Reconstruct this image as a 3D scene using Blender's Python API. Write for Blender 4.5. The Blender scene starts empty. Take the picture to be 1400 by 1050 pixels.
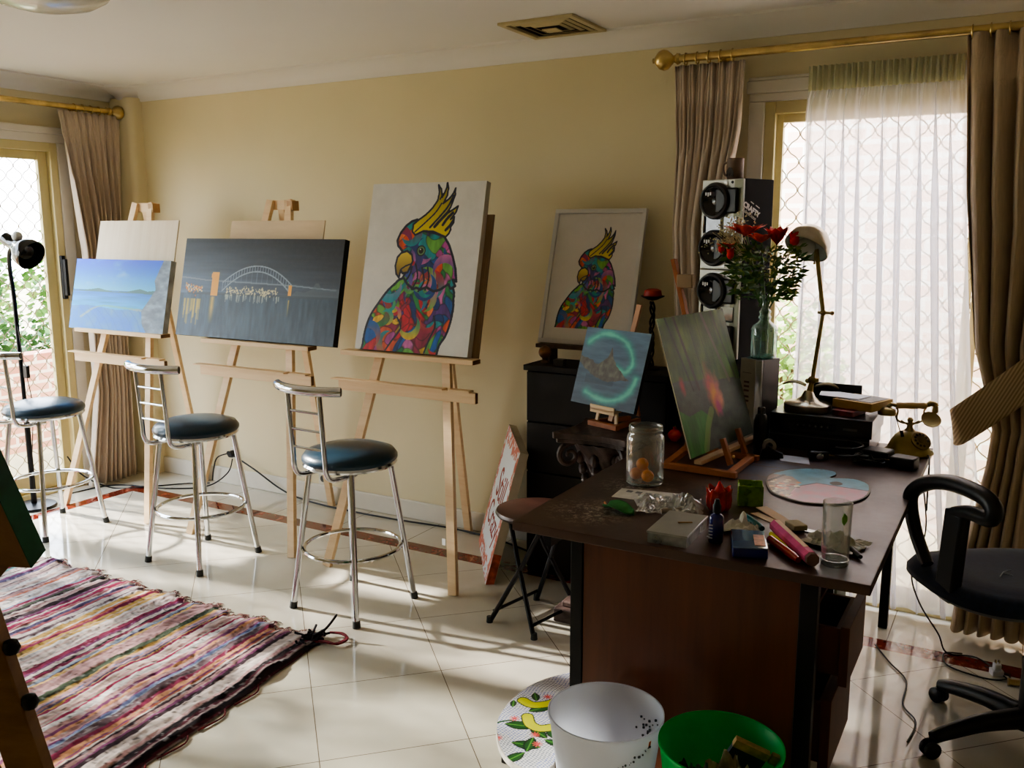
import bpy, bmesh, math, random
import numpy as np
from mathutils import Vector, Matrix
PI = math.pi
sin, cos = math.sin, math.cos
C = bpy.context.scene.collection
random.seed(7)

# ------------------------------------------------------------------ materials
def lin(c):
    return tuple(((v / 12.92) if v <= .04045 else ((v + .055) / 1.055) ** 2.4) for v in c)
def hexc(r, g, b): return lin((r / 255, g / 255, b / 255))
MATS = {}
def node_mat(name):
    m = bpy.data.materials.new(name); m.use_nodes = True
    nt = m.node_tree; nt.nodes.clear()
    out = nt.nodes.new('ShaderNodeOutputMaterial')
    p = nt.nodes.new('ShaderNodeBsdfPrincipled')
    nt.links.new(p.outputs[0], out.inputs[0])
    return m, nt, p, out
def mixcol(nt, fac, a, b):
    n = nt.nodes.new('ShaderNodeMix'); n.data_type = 'RGBA'
    if isinstance(fac, (int, float)): n.inputs[0].default_value = fac
    else: nt.links.new(fac, n.inputs[0])
    for i, v in ((6, a), (7, b)):
        if isinstance(v, tuple): n.inputs[i].default_value = (*v[:3], 1)
        else: nt.links.new(v, n.inputs[i])
    return n.outputs[2]
def math_n(nt, op, a, b=0.0, c=0.0):
    n = nt.nodes.new('ShaderNodeMath'); n.operation = op
    for i, v in enumerate((a, b, c)):
        if isinstance(v, (int, float)): n.inputs[i].default_value = v
        else: nt.links.new(v, n.inputs[i])
    return n.outputs[0]
def tex_noise(nt, scale, detail=3, stretch=None, coord='Object', rough=.5):
    tc = nt.nodes.new('ShaderNodeTexCoord')
    mp = nt.nodes.new('ShaderNodeMapping'); nt.links.new(tc.outputs[coord], mp.inputs[0])
    if stretch: mp.inputs['Scale'].default_value = stretch
    n = nt.nodes.new('ShaderNodeTexNoise'); n.inputs['Scale'].default_value = scale
    n.inputs['Detail'].default_value = detail; n.inputs['Roughness'].default_value = rough
    nt.links.new(mp.outputs[0], n.inputs['Vector'])
    return n.outputs[0]
def ramp(nt, src, stops):
    r = nt.nodes.new('ShaderNodeValToRGB'); nt.links.new(src, r.inputs[0])
    e = r.color_ramp.elements
    e[0].position, e[0].color = stops[0][0], (*stops[0][1], 1)
    e[1].position, e[1].color = stops[-1][0], (*stops[-1][1], 1)
    for p, c in stops[1:-1]:
        k = e.new(p); k.color = (*c, 1)
    return r.outputs[0]
def mat(name, col, rough=.5, metal=0., var=.08, scale=6., bump=0., bscale=60., stretch=None, coat=0., spec=.5, trans=0., alpha=1., ior=1.45, sheen=0., sub=0.):
    if name in MATS: return MATS[name]
    m, nt, p, out = node_mat(name)
    c = hexc(*col)
    n = tex_noise(nt, scale, 4, stretch)
    lo = tuple(max(0, v * (1 - var * 2)) for v in c); hi = tuple(min(1, v * (1 + var * 2)) for v in c)
    col_out = ramp(nt, n, [(.3, lo), (.7, hi)])
    nt.links.new(col_out, p.inputs['Base Color'])
    p.inputs['Roughness'].default_value = rough; p.inputs['Metallic'].default_value = metal
    p.inputs['Specular IOR Level'].default_value = spec; p.inputs['IOR'].default_value = ior
    p.inputs['Coat Weight'].default_value = coat; p.inputs['Transmission Weight'].default_value = trans
    p.inputs['Alpha'].default_value = alpha; p.inputs['Sheen Weight'].default_value = sheen
    if bump:
        b = nt.nodes.new('ShaderNodeBump'); b.inputs['Strength'].default_value = bump; b.inputs['Distance'].default_value = .01
        nt.links.new(tex_noise(nt, bscale, 3, stretch), b.inputs['Height']); nt.links.new(b.outputs[0], p.inputs['Normal'])
    MATS[name] = m; return m
def wood(name, a, b, rough=.5, grain=(30, 2, 2), scale=2.5, coat=0.):
    if name in MATS: return MATS[name]
    m, nt, p, out = node_mat(name)
    n = tex_noise(nt, scale, 6, grain, rough=.65)
    nt.links.new(ramp(nt, n, [(.3, hexc(*a)), (.5, tuple((x + y) / 2 for x, y in zip(hexc(*a), hexc(*b)))), (.72, hexc(*b))]), p.inputs['Base Color'])
    p.inputs['Roughness'].default_value = rough; p.inputs['Coat Weight'].default_value = coat
    bp = nt.nodes.new('ShaderNodeBump'); bp.inputs['Strength'].default_value = .15; bp.inputs['Distance'].default_value = .003
    nt.links.new(n, bp.inputs['Height']); nt.links.new(bp.outputs[0], p.inputs['Normal'])
    MATS[name] = m; return m
def glass(name, col=(240, 250, 248), alpha=.22, rough=.04):
    # thin clear glass: glossy film over a mostly transparent body, denser at grazing angles
    if name in MATS: return MATS[name]
    m, nt, p, out = node_mat(name)
    nt.nodes.remove(p)
    tr = nt.nodes.new('ShaderNodeBsdfTransparent'); tr.inputs[0].default_value = (*hexc(*col), 1)
    gl = nt.nodes.new('ShaderNodeBsdfGlossy'); gl.inputs['Roughness'].default_value = rough; gl.inputs[0].default_value = (1, 1, 1, 1)
    df = nt.nodes.new('ShaderNodeBsdfDiffuse'); df.inputs[0].default_value = (*hexc(*[min(255, int(v * .95)) for v in col]), 1)
    lw = nt.nodes.new('ShaderNodeLayerWeight'); lw.inputs[0].default_value = .35
    n = tex_noise(nt, 25, 2)
    f = math_n(nt, 'MULTIPLY_ADD', lw.outputs['Facing'], .65, .05)
    mx = nt.nodes.new('ShaderNodeMixShader'); nt.links.new(f, mx.inputs[0]); nt.links.new(tr.outputs[0], mx.inputs[1]); nt.links.new(gl.outputs[0], mx.inputs[2])
    m2 = nt.nodes.new('ShaderNodeMixShader'); nt.links.new(math_n(nt, 'MULTIPLY', n, alpha), m2.inputs[0])
    nt.links.new(mx.outputs[0], m2.inputs[1]); nt.links.new(df.outputs[0], m2.inputs[2]); nt.links.new(m2.outputs[0], out.inputs[0])
    MATS[name] = m; return m
def cloth_thin(name, col, tr_w, tl_w=.5, thread=True):
    # sheer fabric: part see-through, part diffuse, part translucent
    if name in MATS: return MATS[name]
    m, nt, p, out = node_mat(name); nt.nodes.remove(p)
    tr = nt.nodes.new('ShaderNodeBsdfTransparent'); tr.inputs[0].default_value = (1, 1, 1, 1)
    df = nt.nodes.new('ShaderNodeBsdfDiffuse'); df.inputs[0].default_value = (*hexc(*col), 1)
    tl = nt.nodes.new('ShaderNodeBsdfTranslucent'); tl.inputs[0].default_value = (*hexc(*col), 1)
    a = nt.nodes.new('ShaderNodeMixShader'); a.inputs[0].default_value = tl_w
    nt.links.new(df.outputs[0], a.inputs[1]); nt.links.new(tl.outputs[0], a.inputs[2])
    n = tex_noise(nt, 60, 2, (1, 1, .15))
    lw = nt.nodes.new('ShaderNodeLayerWeight'); lw.inputs[0].default_value = .3
    f = math_n(nt, 'MULTIPLY_ADD', n, .15, 1 - tr_w - .07)
    f = math_n(nt, 'ADD', f, math_n(nt, 'MULTIPLY', lw.outputs['Facing'], .75))
    f = math_n(nt, 'MINIMUM', f, 1.0)
    b = nt.nodes.new('ShaderNodeMixShader'); nt.links.new(f, b.inputs[0]); nt.links.new(tr.outputs[0], b.inputs[1]); nt.links.new(a.outputs[0], b.inputs[2])
    nt.links.new(b.outputs[0], out.inputs[0]); MATS[name] = m; return m
def painted(name, rough=.55, bump=.2, bs=120, coat=0., spec=.4):
    if name in MATS: return MATS[name]
    m, nt, p, out = node_mat(name)
    v = nt.nodes.new('ShaderNodeVertexColor'); v.layer_name = 'Col'
    n = tex_noise(nt, 40, 3)
    nt.links.new(mixcol(nt, math_n(nt, 'MULTIPLY', n, .12), v.outputs[0], (.25, .22, .2)), p.inputs['Base Color'])
    p.inputs['Roughness'].default_value = rough; p.inputs['Coat Weight'].default_value = coat; p.inputs['Specular IOR Level'].default_value = spec
    b = nt.nodes.new('ShaderNodeBump'); b.inputs['Strength'].default_value = bump; b.inputs['Distance'].default_value = .002
    nt.links.new(tex_noise(nt, bs, 3), b.inputs['Height']); nt.links.new(b.outputs[0], p.inputs['Normal'])
    MATS[name] = m; return m

# ------------------------------------------------------------------ mesh builder
class MB:
    def __init__(s): s.v = []; s.f = []
    def add(s, vs, fs):
        k = len(s.v); s.v += [tuple(v) for v in vs]; s.f += [tuple(i + k for i in f) for f in fs]; return s
    def box(s, x0, x1, y0, y1, z0, z1, M=None):
        vs = [Vector((x, y, z)) for z in (z0, z1) for y in (y0, y1) for x in (x0, x1)]
        if M is not None: vs = [M @ v for v in vs]
        return s.add(vs, [(0, 2, 3, 1), (4, 5, 7, 6), (0, 1, 5, 4), (2, 6, 7, 3), (0, 4, 6, 2), (1, 3, 7, 5)])
    def beam(s, a, b, w, t, up=(0, 0, 1), ext=0.):
        # square bar from a to b: w across, t along the 'up' side
        a, b = Vector(a), Vector(b); d = (b - a).normalized(); a = a - d * ext; b = b + d * ext
        u = Vector(up); x = d.cross(u)
        if x.length < 1e-4: x = d.cross(Vector((1, 0, 0)))
        x.normalize(); y = x.cross(d).normalized()
        vs = []
        for p in (a, b):
            for i, j in ((-1, -1), (1, -1), (1, 1), (-1, 1)): vs.append(p + x * (i * w / 2) + y * (j * t / 2))
        return s.add(vs, [(0, 1, 2, 3), (7, 6, 5, 4), (0, 4, 5, 1), (1, 5, 6, 2), (2, 6, 7, 3), (3, 7, 4, 0)])
    def tube(s, pts, r, n=8, cap=True, closed=False):
        pts = [Vector(p) for p in pts]; N = len(pts)
        rs = r if isinstance(r, (list, tuple)) else [r] * N
        vs = []; prev = None
        for i, p in enumerate(pts):
            if closed: d = pts[(i + 1) % N] - pts[i - 1]
            else: d = pts[min(i + 1, N - 1)] - pts[max(i - 1, 0)]
            d.normalize()
            if prev is None:
                x = d.cross(Vector((0, 0, 1)))
                if x.length < .1: x = d.cross(Vector((1, 0, 0)))
            else:
                x = prev - d * prev.dot(d)
                if x.length < 1e-5: x = d.orthogonal()
            x.normalize(); prev = x; y = d.cross(x)
            for k in range(n):
                a = 2 * PI * k / n; vs.append(p + (x * cos(a) + y * sin(a)) * rs[i])
        fs = []
        M_ = N if closed else N - 1
        for i in range(M_):
            j = (i + 1) % N
            for k in range(n):
                k2 = (k + 1) % n; fs.append((i * n + k, i * n + k2, j * n + k2, j * n + k))
        if cap and not closed:
            fs.append(tuple(range(n - 1, -1, -1))); fs.append(tuple((N - 1) * n + k for k in range(n)))
        return s.add(vs, fs)
    def lathe(s, prof, c=(0, 0, 0), n=32, M=None, sx=1., sy=1.):
        # prof: (radius, height) pairs; radius 0 closes to a point
        vs = []; idx = []
        for r, h in prof:
            if r < 1e-6: idx.append([len(vs)]); vs.append(Vector((0, 0, h)))
            else:
                idx.append(list(range(len(vs), len(vs) + n)))
                for k in range(n):
                    a = 2 * PI * k / n; vs.append(Vector((r * cos(a) * sx, r * sin(a) * sy, h)))
        fs = []
        for a, b in zip(idx, idx[1:]):
            if len(a) == 1 and len(b) == 1: continue
            for k in range(n):
                k2 = (k + 1) % n
                if len(a) == 1: fs.append((a[0], b[k2], b[k]))
                elif len(b) == 1: fs.append((a[k], a[k2], b[0]))
                else: fs.append((a[k], a[k2], b[k2], b[k]))
        if M is not None: vs = [M @ v for v in vs]
        c = Vector(c); return s.add([v + c for v in vs], fs)
    def sphere(s, c, r, n=16, sx=1, sy=1, sz=1, M=None):
        prof = [(r * sin(PI * i / (n // 2)), -r * cos(PI * i / (n // 2)) * sz) for i in range(n // 2 + 1)]
        prof[0] = (0, -r * sz); prof[-1] = (0, r * sz)
        return s.lathe(prof, c, n, M, sx, sy)
    def prism(s, poly, z0, z1, M=None):
        n = len(poly)
        vs = [Vector((p[0], p[1], z0)) for p in poly] + [Vector((p[0], p[1], z1)) for p in poly]
        if M is not None: vs = [M @ v for v in vs]
        return s.add(vs, [tuple(range(n - 1, -1, -1)), tuple(range(n, 2 * n))] + [(i, (i + 1) % n, n + (i + 1) % n, n + i) for i in range(n)])
    def grid(s, fn, nu, nv):
        vs = [fn(i / (nu - 1), j / (nv - 1)) for j in range(nv) for i in range(nu)]
        return s.add(vs, [(j * nu + i, j * nu + i + 1, (j + 1) * nu + i + 1, (j + 1) * nu + i) for j in range(nv - 1) for i in range(nu - 1)])
    def build(s, name, m, parent=None, bevel=0., smooth=True, solid=0., sub=0):
        me = bpy.data.meshes.new(name); me.from_pydata(s.v, [], s.f); me.update()
        o = bpy.data.objects.new(name, me); C.objects.link(o)
        if isinstance(m, str): m = MATS[m]
        me.materials.append(m)
        if smooth:
            me.shade_smooth(); me.set_sharp_from_angle(angle=math.radians(42))
        if parent is not None: o.parent = parent
        if solid:
            q = o.modifiers.new('s', 'SOLIDIFY'); q.thickness = solid; q.offset = 0
        if bevel:
            q = o.modifiers.new('b', 'BEVEL'); q.width = bevel; q.segments = 2; q.limit_method = 'ANGLE'; q.angle_limit = math.radians(50)
        if sub:
            q = o.modifiers.new('u', 'SUBSURF'); q.levels = sub; q.render_levels = sub
        return o
def rot(ax, a): return Matrix.Rotation(a, 4, ax)
def arc(cx, cy, r, a0, a1, n): return [(cx + r * cos(a0 + (a1 - a0) * i / n), cy + r * sin(a0 + (a1 - a0) * i / n)) for i in range(n + 1)]
def spline(pts, n=8, closed=False):
    pts = [Vector(p) for p in pts]; N = len(pts); out = []
    rng = range(N) if closed else range(N - 1)
    for i in rng:
        p0 = pts[(i - 1) % N] if (closed or i > 0) else pts[0]; p1 = pts[i]; p2 = pts[(i + 1) % N]
        p3 = pts[(i + 2) % N] if (closed or i + 2 < N) else pts[-1]
        for k in range(n):
            t = k / n
            out.append(.5 * ((2 * p1) + (p2 - p0) * t + (2 * p0 - 5 * p1 + 4 * p2 - p3) * t * t + (3 * p1 - p0 - 3 * p2 + p3) * t ** 3))
    if not closed: out.append(pts[-1])
    return out
# ------------------------------------------------------------------ things
def tag(o, label, cat, group=None):
    o['label'] = label; o['category'] = cat
    if group: o['group'] = group
    return o
def thing(name, label, cat, loc=(0, 0, 0), rz=0., group=None):
    o = bpy.data.objects.new(name, None); C.objects.link(o); o.location = loc; o.rotation_euler = (0, 0, rz)
    o.empty_display_size = .05
    return tag(o, label, cat, group)
def struct(o):
    o['kind'] = 'structure'; return o
def plane_thing(name, label, cat, BL, yaw, lean, group=None):
    o = thing(name, label, cat, group=group)
    e = Vector((cos(yaw), sin(yaw), 0)); n = Vector((-sin(yaw), cos(yaw), 0))
    up = Vector((0, 0, 1)) * cos(lean) + n * sin(lean); b = e.cross(up) * -1   # b points back
    M = Matrix((e, b, up)).transposed().to_4x4(); M.translation = Vector(BL); o.matrix_world = M
    return o
def kids(o): return [c for c in bpy.data.objects if c.parent == o]
def dup(o, loc=None, rz=None, label=None):
    r = o.copy(); C.objects.link(r)
    if loc: r.location = loc
    if rz is not None: r.rotation_euler = (0, 0, rz)
    if label: r['label'] = label
    for ch in kids(o):
        c = ch.copy(); C.objects.link(c); c.parent = r
        for g in kids(ch):
            d = g.copy(); C.objects.link(d); d.parent = c
    return r
# ------------------------------------------------------------------ software painting on a vertex grid
def gridUV(nu, nv):
    u = np.linspace(0, 1, nu); v = np.linspace(0, 1, nv); return np.meshgrid(u, v)
def vnoise(nu, nv, fx, fy, seed, octv=3):
    rng = np.random.RandomState(seed); out = np.zeros((nv, nu)); amp = 1; tot = 0
    for _ in range(octv):
        gx, gy = max(2, int(fx) + 2), max(2, int(fy) + 2); g = rng.rand(gy, gx)
        x = np.linspace(0, gx - 1.001, nu); y = np.linspace(0, gy - 1.001, nv)
        xi = x.astype(int); yi = y.astype(int); xf = x - xi; yf = y - yi
        xf = xf * xf * (3 - 2 * xf); yf = yf * yf * (3 - 2 * yf)
        a = g[yi][:, xi]; b = g[yi][:, xi + 1]; c = g[yi + 1][:, xi]; d = g[yi + 1][:, xi + 1]
        out += amp * ((a * (1 - xf) + b * xf) * (1 - yf)[:, None] + (c * (1 - xf) + d * xf) * yf[:, None]); tot += amp
        amp *= .5; fx *= 2; fy *= 2
    return out / tot
def poly_mask(U, V, pts):
    m = np.zeros(U.shape, bool); n = len(pts)
    for i in range(n):
        x1, y1 = pts[i][0], pts[i][1]; x2, y2 = pts[(i + 1) % n][0], pts[(i + 1) % n][1]
        if y1 == y2: continue
        m ^= ((V >= min(y1, y2)) & (V < max(y1, y2)) & (U < (x2 - x1) * (V - y1) / (y2 - y1) + x1))
    return m
def dist_line(U, V, pts, asp=1., closed=False):
    D = np.full(U.shape, 9.); P = list(pts) + ([pts[0]] if closed else [])
    for (x1, y1), (x2, y2) in zip([p[:2] for p in P], [p[:2] for p in P[1:]]):
        dx, dy = (x2 - x1), (y2 - y1) * asp; L = dx * dx + dy * dy + 1e-12
        t = np.clip(((U - x1) * dx + (V - y1) * asp * dy) / L, 0, 1)
        D = np.minimum(D, np.hypot(U - x1 - t * dx, (V - y1) * asp - t * dy))
    return D
def rgb(c): return np.array(c, float) / 255
def put(img, mask, col, a=1.):
    mask = mask.astype(float) * a
    img[:] = img * (1 - mask[..., None]) + rgb(col) * mask[..., None]
def painted_grid(name, w, h, img, parent, m, keep=None, fn=None, z=0.0, sat=1.12):
    # img (nv, nu, 3) sRGB; local x across, z up, facing -Y; fn maps (x, y) to another position
    nv, nu = img.shape[:2]
    g_ = img.mean(-1, keepdims=True); img = np.clip(g_ + (img - g_) * sat, 0, 1)
    vs = []
    for j in range(nv):
        for i in range(nu):
            x = w * i / (nu - 1); y = h * j / (nv - 1)
            vs.append(fn(x, y) if fn else (x, z, y))
    idx = np.arange(nu * nv).reshape(nv, nu)
    F = np.stack([idx[:-1, :-1], idx[:-1, 1:], idx[1:, 1:], idx[1:, :-1]], -1).reshape(-1, 4)
    if keep is not None:
        k = (keep[:-1, :-1] & keep[1:, 1:] & keep[1:, :-1] & keep[:-1, 1:]).reshape(-1); F = F[k]
    me = bpy.data.meshes.new(name); me.from_pydata(vs, [], F.tolist()); me.update()
    at = me.color_attributes.new('Col', 'FLOAT_COLOR', 'POINT')
    c = np.clip(img.reshape(-1, 3), 0, 1); c = np.where(c <= .04045, c / 12.92, ((c + .055) / 1.055) ** 2.4)
    c = np.concatenate([c, np.ones((len(c), 1))], 1).astype(np.float32); at.data.foreach_set('color', c.ravel())
    me.shade_smooth(); me.materials.append(m)
    if keep is not None:
        bm = bmesh.new(); bm.from_mesh(me); bmesh.ops.delete(bm, geom=[v for v in bm.verts if not v.link_faces], context='VERTS'); bm.to_mesh(me); bm.free()
    o = bpy.data.objects.new(name, me); C.objects.link(o)
    if parent is not None: o.parent = parent
    return o
def text_mesh(name, body, size, m, parent, M, extrude=.0006, shear=0., bold=0.):
    cu = bpy.data.curves.new('tmp', 'FONT'); cu.body = body; cu.size = size; cu.extrude = extrude; cu.shear = shear; cu.offset = bold
    cu.align_x = 'CENTER'; cu.align_y = 'CENTER'
    t = bpy.data.objects.new('tmp', cu); C.objects.link(t)
    bpy.context.view_layer.update()
    me = bpy.data.meshes.new_from_object(t.evaluated_get(bpy.context.evaluated_depsgraph_get()))
    bpy.data.objects.remove(t); bpy.data.curves.remove(cu)
    me.transform(M); me.name = name; me.materials.clear(); me.materials.append(m)
    o = bpy.data.objects.new(name, me); C.objects.link(o)
    if parent is not None: o.parent = parent
    return o

# base materials
wall_m = mat('wall_paint', (227, 216, 182), .75, var=.015, scale=1.5, bump=.05, bscale=250)
ceil_m = mat('ceiling_paint', (232, 229, 224), .85, var=.012, scale=1)
trim_m = mat('trim_paint', (224, 218, 205), .45, var=.02)
frame_m = mat('cream_aluminium', (214, 200, 150), .4, var=.03)
mesh_m = mat('mesh_wire', (176, 158, 122), .5, var=.1, metal=.3)
brass = mat('brass', (212, 188, 132), .32, metal=1., var=.12, scale=12)
oldbrass = mat('old_brass', (150, 132, 92), .35, metal=1., var=.1)
nickel = mat('brushed_nickel', (176, 168, 150), .3, metal=1., var=.1, scale=20, stretch=(1, 1, .1))
chrome = mat('chrome', (205, 207, 210), .12, metal=1., var=.03)
black_p = mat('black_plastic', (18, 18, 19), .42, var=.15)
black_m = mat('black_metal', (20, 20, 22), .4, metal=.4, var=.1)
rubber = mat('rubber', (52, 54, 54), .7, var=.1)
pine = wood('pine', (226, 192, 148), (238, 210, 170), .5, (3, 3, 30), 1.4)
pineH = wood('pine_bar', (222, 188, 144), (236, 208, 168), .5, (2, 30, 30), 1.4)
ply = wood('plywood', (222, 206, 180), (236, 224, 202), .6, (14, 2, 1.2), 1.5)
vinyl = mat('teal_vinyl', (24, 54, 72), .30, var=.06, bump=.08, bscale=200, coat=.15)
cordm = mat('cord_rubber', (30, 28, 27), .5, var=.05)
# ================================================================== the room
XL, YB, ZC = -5.1, 3.95, 2.46
XR, YF = 1.9, -1.6
DY0, DY1, DZ = .85, 3.47, 2.1        # sliding door in the left wall
WX0, WX1, WZ = -1.02, .62, 2.12      # glazed door behind the sheer in the back wall
def floor_mat():
    m, nt, p, out = node_mat('polished_tiles')
    tc = nt.nodes.new('ShaderNodeTexCoord'); sp = nt.nodes.new('ShaderNodeSeparateXYZ'); nt.links.new(tc.outputs['Object'], sp.inputs[0])
    x, y = sp.outputs[0], sp.outputs[1]
    mt = lambda *a: math_n(nt, *a)
    a = mt('ADD', x, y); b = mt('SUBTRACT', x, y)
    def line(v, off, per, wd):
        q = mt('FRACT', mt('DIVIDE', mt('SUBTRACT', v, off), per)); q = mt('ABSOLUTE', mt('SUBTRACT', q, .5))
        return mt('GREATER_THAN', q, .5 - wd / per)
    g = mt('MAXIMUM', line(a, .80, .66, .0022), line(b, -4.31, .66, .0022))
    inner = mt('MULTIPLY', mt('LESS_THAN', y, 3.53), mt('GREATER_THAN', x, -4.71))
    outer = mt('SUBTRACT', 1.0, mt('MULTIPLY', mt('LESS_THAN', y, 3.62), mt('GREATER_THAN', x, -4.80)))
    border = mt('SUBTRACT', mt('SUBTRACT', 1.0, inner), outer)
    g2 = mt('MAXIMUM', line(x, .1, .466, .002), line(y, 3.62, .4, .002))
    grout = mt('MAXIMUM', mt('MULTIPLY', g, inner), mt('MULTIPLY', g2, outer))
    n = tex_noise(nt, 2.2, 5); n2 = tex_noise(nt, 14, 6, rough=.7)
    cream = ramp(nt, n, [(.3, hexc(202, 195, 178)), (.7, hexc(222, 216, 202))])
    red = ramp(nt, n2, [(.35, hexc(84, 30, 22)), (.57, hexc(126, 48, 34)), (.70, hexc(196, 132, 108))])
    c = mixcol(nt, border, cream, red); c = mixcol(nt, grout, c, hexc(120, 108, 92))
    nt.links.new(c, p.inputs['Base Color'])
    nt.links.new(mt('MULTIPLY_ADD', n2, .05, .045), p.inputs['Roughness']); p.inputs['Specular IOR Level'].default_value = .6
    return m
fl = MB().box(XL - .1, XR, YF, YB + .12, -.1, 0).build('floor', floor_mat(), smooth=False); struct(fl)
struct(MB().box(XL - .12, XR, YF, YB + .12, ZC, ZC + .1).build('ceiling', ceil_m, smooth=False))
b = MB(); b.box(XL - .12, WX0, YB, YB + .12, 0, ZC).box(WX0, WX1, YB, YB + .12, WZ, ZC).box(WX1, XR, YB, YB + .12, 0, ZC)
struct(b.build('wall_back', wall_m, smooth=False))
b = MB(); b.box(XL - .12, XL, DY1, YB, 0, ZC).box(XL - .12, XL, DY0, DY1, DZ, ZC).box(XL - .12, XL, YF, DY0, 0, ZC)
struct(b.build('wall_left', wall_m, smooth=False))
b = MB(); b.prism([(XL, 3.86), (-4.95, 3.86)] + [(-4.95 + .04 * sin(t * PI / 12), 3.90 - .04 * cos(t * PI / 12)) for t in range(1, 7)] + [(-4.91, YB), (XL, YB)], 0, 2.40)
struct(b.build('wall_corner', wall_m))
b = MB(); b.box(XR, XR + .12, YF, YB + .12, 0, ZC); struct(b.build('wall_right', wall_m, smooth=False))
b = MB(); b.box(XL - .12, XR + .12, YF - .12, YF, 0, ZC)
struct(b.build('wall_front', wall_m, smooth=False))
# cove cornice
def cove(name, P0, P1, nrm):
    # profile: (distance from wall, height)
    prof = [(0, 2.38), (.010, 2.38), (.012, 2.388)] + [(.115 - .103 * cos(a * PI / 16), 2.388 + .06 * sin(a * PI / 16)) for a in range(1, 9)] + [(.126, 2.450), (.126, 2.46), (0, 2.46)]
    P0, P1, nrm = Vector(P0), Vector(P1), Vector(nrm); n = len(prof); vs = []
    for P in (P0, P1):
        for d, h in prof: vs.append(P + nrm * d + Vector((0, 0, h)))
    o = MB().add(vs, [(i, (i + 1) % n, n + (i + 1) % n, n + i) for i in range(n)] + [tuple(range(n)), tuple(range(2 * n - 1, n - 1, -1))]).build(name, ceil_m); struct(o)
cove('trim_1', (XL, YB, 0), (XR, YB, 0), (0, -1, 0))
cove('trim_2', (XL, YF, 0), (XL, YB - .02, 0), (1, 0, 0))
# corner drop of the cornice around the nib
b = MB(); b.lathe([(.0, 2.372), (.055, 2.374), (.07, 2.385), (.09, 2.415), (.13, 2.438), (.19, 2.446), (.2, 2.46), (0, 2.46)], (-5.0, 3.93, 0), 20); struct(b.build('trim_3', ceil_m))
# skirting
def skirt(name, x0, x1, y0, y1):
    b = MB(); b.box(x0, x1, y0, y1, 0, .105)
    struct(b.build(name, trim_m, bevel=.006))
skirt('baseboard_back', -4.91, WX0 - .07, YB - .018, YB)
skirt('baseboard_right', WX1 + .07, XR, YB - .018, YB)
skirt('baseboard_left', XL, XL + .018, DY1 + .07, 3.86)

def screen(mb, O, ex, w, h, dw=.098, dh=.115, r=.0026):
    # expanded diamond mesh: wavy wires touching at the nodes
    O = Vector(O); ex = Vector(ex); nl = int(w / (dw / 2)) + 1; seg = 8
    npt = int(h / dh * seg)
    nrm = ex.cross(Vector((0, 0, 1)))
    for c in range(nl + 1):
        sg = 1 if c % 2 == 0 else -1; pts = []
        for k in range(npt + 1):
            z = h * k / npt; ph = 2 * PI * z / dh
            s_ = cos(ph); s_ = math.copysign(abs(s_) ** .8, s_)
            x = c * dw / 2 + sg * s_ * (dw / 4 - .0012); x = min(max(x, 0), w)
            pts.append(O + ex * x + Vector((0, 0, z)) + nrm * (sg * .001))
        mb.tube(pts, r, 4, cap=False)
# left sliding security door (window into the garden)
dr = MB()
dr.box(XL - .1, XL + .01, DY0, DY0 + .05, 0, DZ).box(XL - .1, XL + .01, DY1 - .045, DY1, 0, DZ).box(XL - .1, XL + .01, DY0 + .05, DY1 - .045, DZ - .05, DZ).box(XL - .1, XL + .012, DY0 + .05, DY1 - .045, 0, .03)
d1 = struct(dr.build('door_1', frame_m, bevel=.003, smooth=False))
for k, (ya, yb, xo) in enumerate(((DY1 - 1.30, DY1 - .05, XL - .035), (DY0 + .05, DY0 + 1.32, XL - .07))):
    s = MB(); s.box(xo - .02, xo + .01, ya, ya + .05, .03, DZ - .05).box(xo - .02, xo + .01, yb - .055, yb, .03, DZ - .05).box(xo - .02, xo + .01, ya + .05, yb - .055, DZ - .10, DZ - .05).box(xo - .02, xo + .01, ya + .05, yb - .055, .03, .13)
    f = s.build('screen_frame', frame_m, d1, bevel=.003, smooth=False)
    w = MB(); screen(w, (xo, ya + .045, .12), (0, 1, 0), yb - ya - .09, DZ - .21); w.build('diamond_mesh', mesh_m, f, smooth=False)
h = MB(); h.box(XL + .01, XL + .035, 3.425, 3.45, 1.18, 1.44).box(XL + .03, XL + .06, 3.428, 3.447, 1.20, 1.42); h.build('door_handle', black_p, d1, bevel=.004)
g = MB(); g.box(XL - .10, XL - .096, DY0 + .05, DY0 + 1.3, .05, DZ - .06); g.build('pane', glass('clear_pane', (250, 252, 250), .02), d1, smooth=False)
b = MB(); b.box(XL, XL + .018, DY0 - .07, DY1 + .07, DZ, DZ + .05).box(XL, XL + .028, DY0 - .08, DY1 + .08, DZ + .05, DZ + .09).box(XL, XL + .018, DY1, DY1 + .07, 0, DZ)
struct(b.build('trim_4', trim_m, bevel=.004))
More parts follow.
